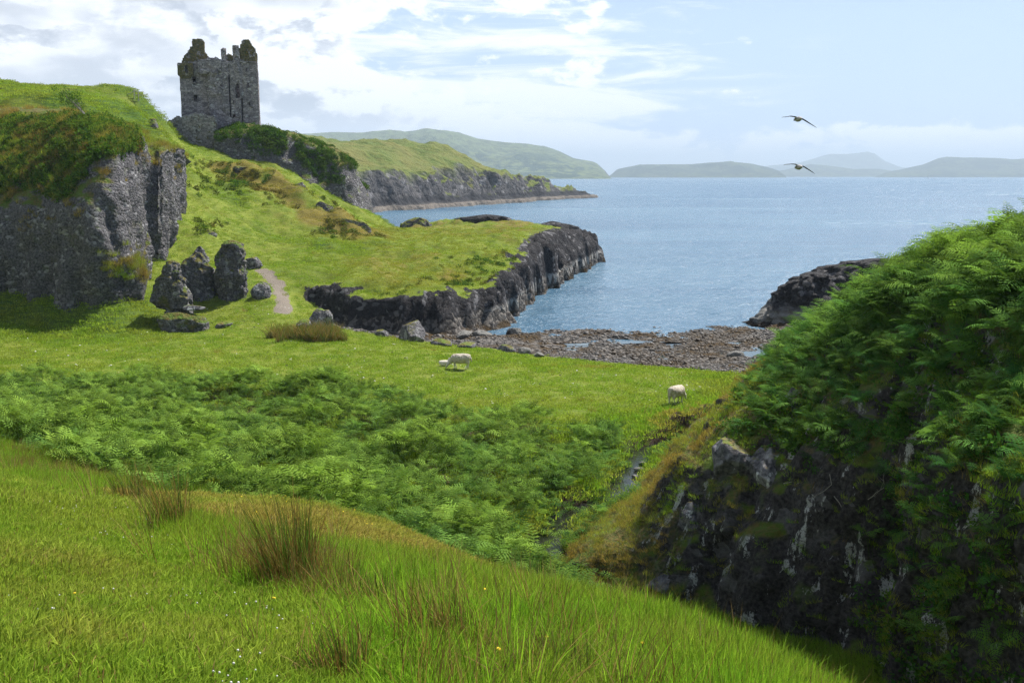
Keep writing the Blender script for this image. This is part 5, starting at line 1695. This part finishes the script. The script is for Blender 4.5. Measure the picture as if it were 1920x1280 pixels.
# shrubs, ivy and rough grass on the crags
shrub_kinds = [leaf_clump('shrub', 1300 + k, 130, 0.5, 0.17, M['shrub'], 0.75) for k in range(6)]
CSm = Sampler(CRAG_G)
p, nn, _ = CSm.sample(24000, rng)
iv = in_view(p, 120) & ((nn * (np.array([0, 0, EYE]) - p)).sum(1) > 0)
p, nn = p[iv], nn[iv]
U, V_, Dp = project(p)
lim = np.interp(U, [-60, 60, 130, 175, 210, 240, 330], [370, 360, 365, 310, 272, 258, 262])
f1 = fbm(p * 0.25, 3, 841)
f2 = fbm(p * 0.9, 2, 843)
veg = sstep(lim - V_ + 70 * f1, -15, 25) * sstep(V_, 212, 228)
r = rng.random(len(p))
sh = (r < veg * (0.55 + 0.7 * f1)) & (U < 300)
q = p[sh]
sc = 0.55 + 0.7 * rng.random(len(q))
scatter('crag_shrubs', q, upright(len(q), rng, .5), sc, shrub_kinds, tint=np.clip(0.0 + 0.8 * f2[sh], 0, 1) * 0.4, seed=15, label='dark shrubs and ivy on the brow of the crag')
ledge = np.exp(-((V_ - 500 - (U - 210) * .05) / 22) ** 2) * sstep(U, 180, 205) * sstep(-U, -285, -265)
ledge = ledge + 0.35 * sstep(f2, 0.15, 0.5) * sstep(lim + 90 - V_, 0, 60) + 0.6 * sstep(-V_, -300, -225) * (U > 180)
gr = rng.random(len(p)) < np.clip(ledge + 0.5 * veg, 0, 1)
q = p[gr]
a = upright(len(q), rng, .3)
scatter('crag_grass', q, a, 1.6 + 0.9 * rng.random(len(q)), tall_kinds, tint=np.clip(0.62 + 0.8 * f2[gr], 0, 1), seed=16, label='tawny grass on the ledges of the crag')
CC = Sampler(CCRAG_G)
p, nn, _ = CC.sample(16000, rng)
iv = in_view(p, 120) & ((nn * (np.array([0, 0, EYE]) - p)).sum(1) > 0)
p, nn = p[iv], nn[iv]
U, V_, Dp = project(p)
f1 = fbm(p * 0.2, 3, 851)
lim = np.interp(U, [400, 440, 500, 560, 600, 640, 690], [262, 262, 268, 286, 312, 330, 325])
veg = sstep(lim - V_ + 110 * f1, -10, 20) * np.where((U > 450) & (U < 480), 0.45, 1)
sh = rng.random(len(p)) < veg * np.where(U > 500, 0.5 * sstep(f1, -.35, .15), .6)
q = p[sh]
scatter('castle_crag_shrubs', q, upright(len(q), rng, .5), (0.35 + 0.9 * rng.random(len(q)) ** 1.5) * (0.8 + 0.8 * fbm(q * .3, 2, 854)), shrub_kinds, tint=np.clip(-.15 + 0.8 * fbm(q * .5, 2, 853), 0, 1) * .5, seed=17, label='dark green scrub over the ridge right of the castle')
# scrub and rough patches on the castle slope
n = 5200
D = rng.uniform(88, 138, n)
x = rng.uniform(-0.36, -0.12, n) * D
q = np.stack([x, D, hz(x, D)], 1)
U, V_, Dp = project(q)
kn = poly_sd(x, D, [P(470, 300, 130)[:2], P(540, 345, 126)[:2], P(600, 385, 122)[:2], P(665, 425, 118)[:2]], False)
sp = 0.55 * np.exp(-(((U - 415) / 45) ** 2 + ((V_ - 345) / 22) ** 2)) + 0.45 * np.exp(-((kn - 3.5) / 2.2) ** 2) * (fbm(q * .25, 2, 855) > -.05) + 0.35 * np.exp(-(((U - 385) / 30) ** 2 + ((V_ - 425) / 14) ** 2))
kk = rng.random(n) < sp
scatter('slope_scrub', q[kk], upright(kk.sum(), rng, .4), 0.6 + 0.6 * rng.random(kk.sum()), shrub_kinds, tint=np.clip(.3 + .8 * fbm(q[kk] * .4, 2, 857), 0, 1), seed=18, label='low scrub scattered on the castle slope')
# scrub and tawny grass on the promontory edge
n = 9000
x, D = rng.uniform(-19, 12, n), rng.uniform(83, 165, n)
q = np.stack([x, D, hz(x, D)], 1)
sdv = bil(AT['sd'], x, D)
fe = fbm(q * 0.22, 3, 859)
kk = (sdv > 2.0) & (rng.random(n) < 0.55 * np.exp(-((sdv - 4.0) / 2.0) ** 2) * sstep(fe, -.1, .25) * (D < 112))
scatter('promontory_scrub', q[kk], upright(kk.sum(), rng, .4), 0.5 + 0.4 * rng.random(kk.sum()), shrub_kinds, tint=np.clip(.15 + .9 * fbm(q[kk] * .5, 2, 861), 0, 1), seed=19, label='dark green scrub along the promontory edge')
kk = (sdv > 3.0) & (rng.random(n) < 0.5) & (bil(AT['rock'], x, D) < .4)
scatter('promontory_grass', q[kk], upright(kk.sum(), rng, .2), 1.3 + 0.9 * rng.random(kk.sum()), field_kinds, tint=np.clip(.35 + .9 * fbm(q[kk] * .15, 2, 863), 0, 1), seed=20, label='rough grass on the promontory')


# ------------------------------------------------------------------ rush tufts
def rush_tuft(u, v, h, rad, n, seed, label):
    q = hit(u, v)
    o = bpy.data.objects.new('rush_tuft', None)
    COL.objects.link(o)
    o.location = [float(k) for k in q]
    o['label'] = label
    o['category'] = 'rushes'
    o['group'] = 'rush tufts on the near slope'
    obj('green_stems', blades('green_stems', int(n * .42), rad, h * .45, h, 0.0036, 0.14, seed, M['rush'], 4, spread=0.16, wind=(-.16, 0)), o)
    obj('brown_stems', blades('brown_stems', int(n * .5), rad * .95, h * .35, h * .97, 0.0036, 0.16, seed + 1, M['brown_rush'], 4, spread=0.20, wind=(-.14, 0)), o)
    obj('dead_stems', blades('dead_stems', int(n * .07) + 3, rad * 1.0, h * .3, h * .75, 0.0035, 0.9, seed + 2, M['straw'], 4, spread=0.5), o)


for k, (u, v, h, rad, n, lab) in enumerate(((545, 1112, 1.25, .28, 420, 'largest brown-green rush tuft on the near slope'), (320, 1000, 1.1, .26, 260, 'rush tuft left of the largest one, on the lawn edge'),
                                        (832, 1212, .60, .20, 260, 'short brown rush tuft right of and below the largest'), (700, 1160, .55, .22, 240, 'thin rush tuft between the largest and the short brown one'),
                                        (245, 935, .75, .28, 220, 'sparse rush tuft near the left edge of the bracken'), (1040, 1275, .42, .28, 260, 'tawny rush tuft at the bottom edge of the frame'),
                                        (620, 1130, .62, .22, 260, 'rush tuft close against the right of the largest'), (640, 1265, .45, .18, 170, 'low rush tuft at the bottom beside the lawn'))):
    rush_tuft(u, v, h, rad, n, 1400 + 5 * k, lab)
# thin scattered rushes along the edge of the lawn
thin_kinds = [blades('thin_rush', 34, .12, .3, .75, .0034, .22, 1450 + k, M['tall'], 4, 0.5, M['straw'], spread=.2, wind=(-.12, 0)) for k in range(5)]
n = 5000
D = rng.uniform(5, 30, n)
x = rng.uniform(-.55, .35, n) * D
ldv = bil(AT['ld'], x, D)
q = np.stack([x, D, hz(x, D)], 1)
kk = (rng.random(n) < 0.18 * np.exp(-((ldv + 0.9) / 0.9) ** 2) * sstep(fbm(q * .5, 2, 868), -.15, .3)) & in_view(q)
scatter('thin_rushes', q[kk], upright(kk.sum(), rng, .15), 0.6 + 0.6 * rng.random(kk.sum()), thin_kinds, seed=24, label='thin tawny rushes along the lawn edge')
# rush bed on the far meadow
n = 420
x = rng.uniform(P(500, 645, 73)[0], P(668, 645, 73)[0], n)
D = rng.uniform(71.3, 75.6, n)
kk = ((x - P(580, 640, 73)[0]) / 3.4) ** 2 + ((D - 73.4) / 1.9) ** 2 + 1.6 * fbm(P2(x, D) * .9, 3, 871) < 0.8
rb = [blades('rush', 36, .16, .35, 1.0, .008, .25, 1500 + k, M['rush'], 3, 0.6, M['straw'], spread=.45) for k in range(4)]
q = np.stack([x, D, hz(x, D)], 1)[kk]
scatter('rush_bed', q, upright(len(q), rng, .15), 0.7 + 0.95 * rng.random(len(q)), rb, seed=21, label='bed of tawny rushes at the foot of the castle slope')

# little flowers in the grass
fl_w = mat_plain('clover_white', (0.62, 0.60, 0.56), (0.72, 0.70, 0.66))
fl_y = mat_plain('flower_yellow', (0.65, 0.48, 0.02))
v1, f1_ = ICO1
fw = mesh_np('clover_head', v1 * 0.0055 + np.array([0, 0, 0.085]), f1_, True, None, [fl_w])
fy = mesh_np('yellow_head', v1 * np.array([.012, .012, .006]) + np.array([0, 0, 0.14]), f1_, True, None, [fl_y])
p = near_points(9000, 3.2, 26, 1.2, rng)
tl = bil(AT['tall'], p[:, 0], p[:, 1])
fc = fbm(p * 0.8, 2, 873)
kk = rng.random(len(p)) < np.where(tl < .5, 0.35 * sstep(fc, -.1, .4), 0.06)
q = p[kk]
scatter('small_flowers', q, upright(len(q), rng, .2), 0.8 + 0.6 * rng.random(len(q)), [fw, fy], idx=np.where(rng.random(len(q)) < np.where(tl[kk] < .5, .05, .7), 1, 0), seed=22, label='tiny white and yellow flowers in the grass')
# pale stones and droppings on the meadow
n = 900
D = rng.uniform(50, 82, n)
x = rng.uniform(-.5, .22, n) * D
q = np.stack([x, D, hz(x, D) + .01], 1)
kk = (bil(AT['beach'], x, D) < .3) & (q[:, 2] > 1.0) & (poly_sd(x, D, BRACKEN) < -1)
q = q[kk]
pale = boulder_mesh('pale_stone', (1, .8, .5), 301, fl_w, ICO1)
darkm = mat_plain('dark_droppings', (0.035, 0.03, 0.02))
dk = boulder_mesh('dark_lump', (1, .8, .5), 302, darkm, ICO1)
scatter('meadow_specks', q, upright(len(q), rng, .2), 0.035 + 0.06 * rng.random(len(q)) ** 2, [pale, dk], idx=(rng.random(len(q)) < .55).astype(int), seed=23, label='pale stones and dark droppings dotted over the meadow')
# ------------------------------------------------------------------ animals
def tube(path, nseg=14):
    """closed skin round a line of (x, y, z, half width, half height)"""
    path = np.array(path, float)
    c, ry, rz = path[:, :3], path[:, 3], path[:, 4]
    tg = np.gradient(c, axis=0)
    tg /= np.linalg.norm(tg, axis=1, keepdims=True) + 1e-9
    a = np.linspace(0, 2 * np.pi, nseg, endpoint=False)
    V = []
    for k in range(len(c)):
        t = tg[k]
        side = np.cross(t, (0, 0, 1) if abs(t[2]) < .93 else (0, 1, 0))
        if abs(t[2]) >= .93:
            side = np.array((0.0, 1.0, 0.0))
        side /= np.linalg.norm(side)
        up = np.cross(side, t)
        V.append(c[k] + np.outer(np.cos(a) * ry[k], side) + np.outer(np.sin(a) * rz[k], up))
    V = np.vstack(V)
    F = [grid_faces(len(c), nseg, True)]
    n = len(V)
    V = np.vstack([V, c[0] - tg[0] * .3 * ry[0], c[-1] + tg[-1] * .3 * ry[-1]])
    F.append(np.array([(n, (k + 1) % nseg, k) for k in range(nseg)]))
    b = (len(c) - 1) * nseg
    F.append(np.array([(n + 1, b + k, b + (k + 1) % nseg) for k in range(nseg)]))
    return V, F


def fuse(name, parts, voxel, mats, color_fn=None, smooth_iter=2):
    """several closed skins grown into one continuous body"""
    Vs, F4, F3, b = [], [], [], 0
    for V, F in parts:
        for f in F:
            (F4 if f.shape[1] == 4 else F3).append(f + b)
        Vs.append(V)
        b += len(V)
    me = mesh_np(name, np.vstack(Vs), [np.vstack(F4), np.vstack(F3)])
    tmp = bpy.data.objects.new(name + '_blank', me)
    COL.objects.link(tmp)
    md = tmp.modifiers.new('fuse', 'REMESH')
    md.mode = 'VOXEL'
    md.voxel_size = voxel
    md.use_smooth_shade = True
    sm = tmp.modifiers.new('soft', 'SMOOTH')
    sm.iterations = smooth_iter
    dg = bpy.context.evaluated_depsgraph_get()
    out = bpy.data.meshes.new_from_object(tmp.evaluated_get(dg))
    out.name = name
    bpy.data.objects.remove(tmp)
    out.materials.clear()
    for m in mats:
        out.materials.append(m)
    if color_fn is not None:
        n = len(out.polygons)
        c = np.zeros(n * 3)
        out.polygons.foreach_get('center', c)
        out.polygons.foreach_set('material_index', color_fn(c.reshape(-1, 3)).astype(np.int32))
    return out


def mat_wool():
    m, w = new_mat('wool')
    co = w.n('ShaderNodeTexCoord').outputs['Object']
    n = w.noise(co, 9.0, 5.0, 0.65)
    v = w.voronoi(co, 26.0)
    c = w.mix(w.step(n, 0.35, 0.7), (0.62, 0.56, 0.47, 1), (0.42, 0.36, 0.28, 1))
    h = w.math('ADD', n, w.math('MULTIPLY', v.outputs['Distance'], -0.8))
    finish(w, principled(w, c, 0.95, h, 0.9, 0.035, 0.05))
    return m


M['wool'] = mat_wool()
M['fleece'] = mat_plain('lamb_fleece', (0.70, 0.66, 0.58), (0.60, 0.55, 0.46), 14.0, 0.95)
M['face'] = mat_plain('sheep_face', (0.66, 0.63, 0.58), (0.55, 0.51, 0.46), 20.0)
M['eye'] = mat_plain('dark_eye', (0.02, 0.017, 0.015), rough=0.3)
M['hoof'] = mat_plain('dark_hoof', (0.05, 0.042, 0.035))


def leg(x, y, top, bx, r=0.055, hind=False):
    if hind:
        return tube([(x, y, top, .12, .14), (x - .04, y, top - .16, .10, .11), (x - .09, y, .30, .045, .05), (x - .05, y, .24, .036, .04), (x - .03 + bx, y, .10, .03, .032), (x - .01 + bx, y, .045, .036, .036), (x + .01 + bx, y, -.01, .042, .045)], 12)
    return tube([(x, y, top, .10, .11), (x, y, top - .15, .08, .085), (x + .01, y, .32, .045, .05), (x + .015, y, .26, .038, .04), (x + bx, y, .10, .028, .03), (x + bx, y, .045, .034, .034), (x + .02 + bx, y, -.01, .04, .045)], 12)


def sheep(loc, rotz, label, mirror=1, scale=1.0, step=(0.04, -0.05, 0.05, -0.03)):
    """a ewe with her head down, facing +x"""
    body = tube([(-.60, 0, .66, .10, .12), (-.55, 0, .68, .22, .24), (-.42, 0, .69, .29, .29), (-.2, 0, .66, .33, .32), (.05, 0, .64, .335, .325), (.28, 0, .66, .30, .30), (.45, 0, .67, .24, .26), (.55, 0, .64, .17, .19), (.58, 0, .62, .08, .10)], 20)
    neck = tube([(.34, 0, .68, .17, .20), (.52, 0, .60, .15, .18), (.66, 0, .46, .115, .145), (.76, 0, .34, .095, .12), (.80, 0, .29, .085, .10)], 16)
    head = tube([(.74, 0, .38, .07, .08), (.80, 0, .31, .085, .095), (.865, 0, .22, .072, .08), (.92, 0, .12, .052, .055), (.945, 0, .075, .042, .04), (.955, 0, .05, .025, .025)], 14)
    ears = [tube([(.77, s * .06, .36, .03, .02), (.755, s * .12, .375, .04, .018), (.745, s * .18, .36, .025, .012), (.742, s * .20, .35, .008, .006)], 8) for s in (-1, 1)]
    tail = tube([(-.56, 0, .74, .05, .05), (-.66, 0, .66, .05, .05), (-.68, 0, .52, .04, .04), (-.675, 0, .44, .02, .02)], 10)
    legs = [leg(.36, .14, .56, step[0]), leg(.36, -.14, .56, step[1]), leg(-.40, .15, .58, step[2], hind=True), leg(-.40, -.15, .58, step[3], hind=True)]

    def col(c):
        m = np.zeros(len(c))
        m[(c[:, 0] > .775) | ((np.abs(c[:, 1]) > .085) & (c[:, 0] > .70))] = 1
        m[(c[:, 2] < .36) & (c[:, 0] < .6)] = 1
        m[(c[:, 2] < .035) & (c[:, 0] < .6)] = 2
        return m
    me = fuse('sheep', [body, neck, head, tail] + ears + legs, 0.018, [M['wool'], M['face'], M['hoof']], col)
    # woolly unevenness
    n = len(me.vertices)
    v = np.zeros(n * 3)
    me.vertices.foreach_get('co', v)
    v = v.reshape(-1, 3)
    w_ = sstep(v[:, 2], .34, .45) * sstep(-v[:, 0], -.74, -.6)
    v = v + (0.022 * fbm(v * 11, 2, 7))[:, None] * w_[:, None] * np.array([1, 1, 1])
    me.vertices.foreach_set('co', v.astype(np.float32).ravel())
    o = obj('sheep', me, label=label, cat='sheep', group='sheep on the meadow', loc=loc, rot=(0, 0, rotz))
    o.scale = (scale, scale, scale)
    for s in (-1, 1):
        vv, ff = ICO1
        obj('eye', mesh_np('eye', vv * 0.013 + np.array([.845, s * .068, .275]), ff, True, None, [M['eye']]), o)
    return o


q = hit(864, 692)
sheep(ground_at(q, .03), math.pi - 0.1, 'grazing white ewe beside the resting lamb')
q = P(1268, 757, 53.0)
sheep(ground_at(q, .03), math.radians(48), 'lone ewe grazing near the stream bank, seen from behind', step=(0.02, -0.03, -0.06, 0.06))


def lamb(loc, rotz):
    body = tube([(-.34, 0, .15, .06, .07), (-.30, 0, .16, .13, .14), (-.15, 0, .165, .165, .16), (.05, 0, .165, .165, .16), (.22, 0, .17, .14, .14), (.30, 0, .18, .07, .08)], 16)
    neck = tube([(.20, 0, .22, .09, .10), (.29, 0, .30, .07, .08), (.33, 0, .37, .06, .065)], 12)
    head = tube([(.29, 0, .37, .045, .05), (.34, 0, .385, .06, .062), (.40, 0, .36, .05, .05), (.455, 0, .33, .034, .034), (.475, 0, .32, .016, .018)], 12)
    ears = [tube([(.33, s * .045, .42, .018, .018), (.325, s * .08, .46, .022, .014), (.322, s * .105, .485, .006, .006)], 8) for s in (-1, 1)]
    legs = [tube([(.2, s * .12, .07, .04, .045), (.33, s * .13, .05, .028, .03), (.40, s * .12, .03, .022, .024)], 8) for s in (-1, 1)] + \
           [tube([(-.2, s * .14, .08, .06, .07), (-.08, s * .17, .06, .04, .045), (.02, s * .17, .03, .024, .026)], 8) for s in (-1, 1)]
    me = fuse('lamb', [body, neck, head] + ears + legs, 0.014, [M['fleece'], M['face']], lambda c: (c[:, 0] > .30).astype(float))
    o = obj('lamb', me, label='small white lamb lying on the meadow', cat='lamb', group=None, loc=loc, rot=(0, 0, rotz))
    for s in (-1, 1):
        vv, ff = ICO1
        obj('eye', mesh_np('eye', vv * 0.009 + np.array([.385, s * .046, .385]), ff, True, None, [M['eye']]), o)


q = hit(833, 686)
lamb(ground_at(q, .05), 0.25)


# ------------------------------------------------------------------ gulls
M['gull_body'] = mat_plain('gull_grey', (0.42, 0.41, 0.40), (0.30, 0.28, 0.27), 30.0)
M['gull_wing'] = mat_plain('gull_dark_wing', (0.022, 0.021, 0.022), (0.045, 0.042, 0.04), 40.0)


def wing_skin(line, seed):
    """a wing from shoulder to tip: stations (x, y, z, chord, thickness); y runs fore and aft"""
    V = []
    prof = [(-.35, 0), (-.2, .8), (0.0, 1.0), (.35, .5), (.65, 0.05), (.35, -.25), (0.0, -.5), (-.2, -.5)]
    for x, y, z, ch, th in line:
        V.append([(x, y - a * ch, z + b * th) for a, b in prof])
    V = np.array(V).reshape(-1, 3)
    n, k = len(line), len(prof)
    F = [grid_faces(n, k, True)]
    m = len(V)
    V = np.vstack([V, V[:k].mean(0), V[-k:].mean(0)])
    F.append(np.array([(m, (j + 1) % k, j) for j in range(k)]))
    b = (n - 1) * k
    F.append(np.array([(m + 1, b + j, b + (j + 1) % k) for j in range(k)]))
    return V, F


def gull(loc, rot, lw, rw, label):
    body = tube([(0, -.24, -.02, .012, .010), (0, -.20, -.02, .045, .03), (0, -.12, -.015, .075, .065), (0, 0, -.01, .092, .085), (0, .10, .0, .082, .078), (0, .17, .01, .055, .055), (0, .22, .015, .045, .046), (0, .26, .012, .04, .040), (0, .285, .004, .02, .02), (0, .325, -.012, .009, .010), (0, .34, -.02, .004, .005)], 16)
    me = fuse('gull', [body, wing_skin(lw, 1), wing_skin(rw, 2)], 0.0085, [M['gull_body'], M['gull_wing']],
              lambda c: ((np.abs(c[:, 0]) > .085) | (c[:, 1] > .20)).astype(float), 1)
    o = obj('gull', me, label=label, cat='bird', group='gulls over the sea', loc=loc, rot=rot)


D = 33.0
L1 = [(.03, .06, .03, .15, .018), (-.12, .08, .075, .16, .016), (-.25, .09, .085, .15, .014), (-.38, .05, .05, .12, .012), (-.52, -.02, .03, .08, .010), (-.62, -.08, .005, .03, .008)]
R1 = [(-.03, .06, .03, .15, .018), (.12, .08, .03, .16, .016), (.24, .08, -.02, .15, .014), (.36, .04, -.10, .12, .012), (.50, -.03, -.20, .08, .010), (.60, -.08, -.275, .03, .008)]
gull(P(1497, 223, D), (-.10, 0.03, .18), L1, R1, 'upper of the two gulls gliding over the sea')
L2 = [(.03, .06, .03, .14, .018), (-.10, .08, .09, .15, .016), (-.22, .09, .10, .14, .014), (-.34, .05, .085, .11, .012), (-.46, -.02, .07, .07, .010), (-.55, -.06, .045, .03, .008)]
R2 = [(-.03, .06, .03, .14, .018), (.10, .08, .05, .15, .016), (.22, .08, .0, .15, .014), (.32, .05, -.07, .13, .012), (.42, -.01, -.15, .09, .010), (.51, -.06, -.23, .04, .008)]
gull(P(1498, 313, D), (-.10, 0.0, .12), L2, R2, 'lower of the two gulls, its body just above the horizon')

# ------------------------------------------------------------------ the sailing boat far out
sb = bpy.data.objects.new('sailing_boat', None)
COL.objects.link(sb)
c = P(1742, 331, 3600)
sb.location = (float(c[0]), 3600, 0.3)
sb['label'] = 'tiny white sailing boat far out before the islands'
sb['category'] = 'boat'
wm = mat_plain('boat_white', (0.8, 0.8, 0.8))
hull = tube([(-4.6, 0, .6, .5, .5), (-3, 0, .5, 1.3, .8), (0, 0, .45, 1.6, .95), (3, 0, .55, 1.0, .8), (5, 0, .8, .2, .4)], 12)
obj('hull', mesh_np('hull', hull[0], hull[1], True, None, [wm]), sb)
sail = np.array([(0.2, 0, 2), (-4.2, .3, 2), (0, .1, 13.5), (0.2, .08, 2), (-4.2, .38, 2), (0, .18, 13.5)])
obj('sail', mesh_np('sail', sail, np.array([(0, 1, 2), (5, 4, 3), (0, 3, 4), (0, 4, 1), (1, 4, 5), (1, 5, 2), (2, 5, 3), (2, 3, 0)]), False, None, [wm]), sb)
mast = tube([(0.4, 0, 1, .09, .09), (0.4, 0, 8, .08, .08), (0.4, 0, 14, .05, .05)], 8)
obj('mast', mesh_np('mast', mast[0], mast[1], True, None, [wm]), sb)
# ------------------------------------------------------------------ the wind-bent tree on the crag, dead branches, ferns one by one
M['bark'] = mat_plain('pale_bark', (0.30, 0.28, 0.25), (0.17, 0.15, 0.13), 12.0, 0.9, 0.02)
M['dead_wood'] = mat_plain('bleached_wood', (0.42, 0.39, 0.34), (0.26, 0.23, 0.19), 20.0)


def branchy(name, segs, mat):
    """limbs as tapered tubes; segs: lists of (x, y, z, radius)"""
    V, F4, F3, b = [], [], [], 0
    for s in segs:
        vv, ff = tube([(x, y, z, r, r) for x, y, z, r in s], 7)
        for f in ff:
            (F4 if f.shape[1] == 4 else F3).append(f + b)
        V.append(vv)
        b += len(vv)
    return mesh_np(name, np.vstack(V), [np.vstack(F4), np.vstack(F3)], True, None, [mat])


CB = bvh_of(CRAG_G)


def hit_bvh(bv, u, v):
    o = Vector((0, 0, EYE))
    return bv.ray_cast(o, (Vector(P(u, v, 80.0)) - o).normalized())[0]


h = hit_bvh(CB, 166, 222)
if h is not None:
    tree = bpy.data.objects.new('bent_tree', None)
    COL.objects.link(tree)
    tree.location = h
    tree['label'] = 'wind-bent small tree leaning left on the crag brow'
    tree['category'] = 'tree'
    rg = np.random.default_rng(3)
    segs = [[(0.2, 0, -.4, .10), (-.3, 0, .35, .085), (-.9, .05, .95, .07), (-1.4, .1, 1.5, .045), (-1.9, .1, 1.9, .02)],
            [(0.0, .1, -.2, .06), (-.5, .2, .4, .05), (-.9, .3, 1.2, .035), (-1.2, .3, 1.9, .015)], [(.4, 0, -.7, .05), (.1, -.1, -.1, .04), (-.4, -.2, .5, .03), (-.9, -.3, 1.1, .015)]]
    for k in range(16):
        t = rg.random()
        x, z = -.5 - 1.2 * t, .6 + 1.2 * t
        segs.append([(x, .1, z, .025), (x - .25 + rg.normal(0, .2), .1 + rg.normal(0, .3), z + .3, .014), (x - .5 + rg.normal(0, .3), .1 + rg.normal(0, .5), z + .5 + rg.normal(0, .2), .005)])
    obj('trunk', branchy('trunk', segs, M['bark']), tree)
    V, F, b = [], [], 0
    for k in range(46):
        t = rg.random()
        c = np.array([-.9 - 1.1 * t + rg.normal(0, .35), .1 + rg.normal(0, .4), 1.25 + .75 * t + rg.normal(0, .28)])
        for j in range(34):
            d = rg.normal(size=3) * .15
            a = rg.normal(size=3); a /= np.linalg.norm(a)
            e = np.cross(a, rg.normal(size=3)); e /= np.linalg.norm(e)
            p0 = c + d
            V += [p0, p0 + a * .05 + e * .035, p0 + a * .11, p0 + a * .05 - e * .035]
            F += [(b, b + 1, b + 2), (b, b + 2, b + 3)]
            b += 4
    obj('crown', mesh_np('crown', np.array(V), np.array(F), True, {'bv': rg.random(len(V) // 4).repeat(4)}, [M['shrub']]), tree)

# bleached branches on the shaded face
rg = np.random.default_rng(8)


def dead_branch(u, v, size, seed, lab, hang=False):
    h, nn = hit_mound(u, v)
    if h is None:
        return
    rg = np.random.default_rng(seed)
    segs = []

    def grow(p, d, ln, r, depth):
        pts = [(p[0], p[1], p[2], r)]
        q = np.array(p)
        for k in range(4):
            d = d + rg.normal(0, .28, 3)
            d /= np.linalg.norm(d)
            q = q + d * ln / 4
            pts.append((q[0], q[1], q[2], r * (1 - .16 * (k + 1))))
            if depth and rg.random() < .75:
                grow(q, d + rg.normal(0, .7, 3), ln * .6, r * .6, depth - 1)
        segs.append(pts)
    d0 = np.array([.1, -.25, -1.0]) if hang else np.array([.6, -.5, .15])
    grow((0, 0, 0), d0, size, .011, 0 if hang else 2)
    obj('dead_branch', branchy('dead_branch', segs, M['dead_wood']), label=lab, cat='branch', loc=(h.x + nn.x * .12, h.y + nn.y * .12, h.z + nn.z * .12), group='dead branches on the mound')


dead_branch(1475, 910, .8, 1, 'bleached forked branch on the dark cliff face')
dead_branch(1560, 890, 1.1, 2, 'long bare stem hanging down the dark cliff', True)
dead_branch(1572, 930, .8, 3, 'shorter bare stem beside the long hanging one', True)
dead_branch(1632, 935, .6, 4, 'bare forked twig right of the cliff')

# the nearest ferns on the mound, each a plant with its fronds
frond_meshes = []
for k in range(6):
    V, F = frond_geo(1.0, 18, 1.05 + .08 * k, 0.25 + .12 * k, 2000 + k, .30 + .02 * (k % 3), 5, 0.16)
    frond_meshes.append(mesh_np('frond', V, F, False, {'bv': np.full(len(V), .3 + .1 * k)}, [M['bracken']]))
spots = [(1640, 690, 1.0), (1700, 720, 1.15), (1770, 700, 1.0), (1560, 700, .8), (1620, 760, .85), (1860, 800, .8), (1810, 640, .9), (1720, 640, 1.0), (1590, 640, .9),
         (1900, 720, .9), (1660, 620, 1.0), (1850, 600, 1.05), (1760, 590, 1.0), (1530, 760, .6), (1440, 790, .55), (1690, 800, .7), (1780, 880, .65), (1880, 900, .7)]
rg = np.random.default_rng(12)
for k, (u, v, s) in enumerate(spots):
    h, nn = hit_mound(u, v)
    if h is None:
        continue
    f = bpy.data.objects.new('fern', None)
    COL.objects.link(f)
    f.location = h
    f.rotation_euler = (0.35, rg.normal(0, .1), rg.random() * 6.28)
    f['label'] = 'large green fern with arching fronds on the mound side'
    f['category'] = 'fern'
    f['group'] = 'large ferns on the mound'
    nf = 6 + k % 3
    for j in range(nf):
        fr = obj('frond', frond_meshes[(k + j) % 6], f, rot=(0, 0, 6.283 * j / nf + rg.normal(0, .2)))
        sc = s * rg.uniform(.7, 1.05) * .95
        fr.scale = (sc, sc, sc)

# a wooden gate on the skyline of the hill
gq = hit(252, 186, 80, 150)
gate = bpy.data.objects.new('gate', None)
COL.objects.link(gate)
gate.location = ground_at((gq[0], gq[1]))
gate['label'] = 'small pale wooden gate on the hilltop skyline'
gate['category'] = 'gate'
gw = mat_plain('weathered_wood', (0.42, 0.40, 0.37), (0.30, 0.28, 0.25), 10.0)


def bar(name, a, b, r):
    a, b = np.array(a, float), np.array(b, float)
    V, F = tube([(*a, r, r), (*(a * .5 + b * .5), r, r), (*b, r, r)], 6)
    obj(name, mesh_np(name, V, F, False, None, [gw]), gate)


bar('post', (0, 0, -.3), (0, 0, 1.15), .06)
bar('post', (.55, 0, -.3), (.55, 0, .9), .06)
bar('rail', (-.9, 0, .55), (.02, 0, .95), .045)
bar('rail', (0, 0, 1.1), (.6, 0, .8), .045)
bar('rail', (.0, 0, .5), (1.1, 0, .45), .04)
# ------------------------------------------------------------------ the hazy sea air
def build_haze():
    m, w = new_mat('haze_air')
    v = w.n('ShaderNodeVolumePrincipled', None, Color=(0.66, 0.82, 1.0, 1), Density=1.5e-4, Anisotropy=0.15)
    out = w.n('ShaderNodeOutputMaterial')
    w.t.links.new(v.outputs[0], out.inputs['Volume'])
    x, y0, y1, z0, z1 = 21600.0, -400.0, 21400.0, -8.0, 420.0
    c = np.array([(sx * x, yy, zz) for zz in (z0, z1) for yy in (y0, y1) for sx in (-1, 1)])
    f = np.array([(0, 2, 3, 1), (4, 5, 7, 6), (0, 1, 5, 4), (2, 6, 7, 3), (0, 4, 6, 2), (1, 3, 7, 5)])
    obj('haze', mesh_np('haze', c, f, False, None, [m]), kind='stuff', label='pale blue haze in the sea air')


build_haze()
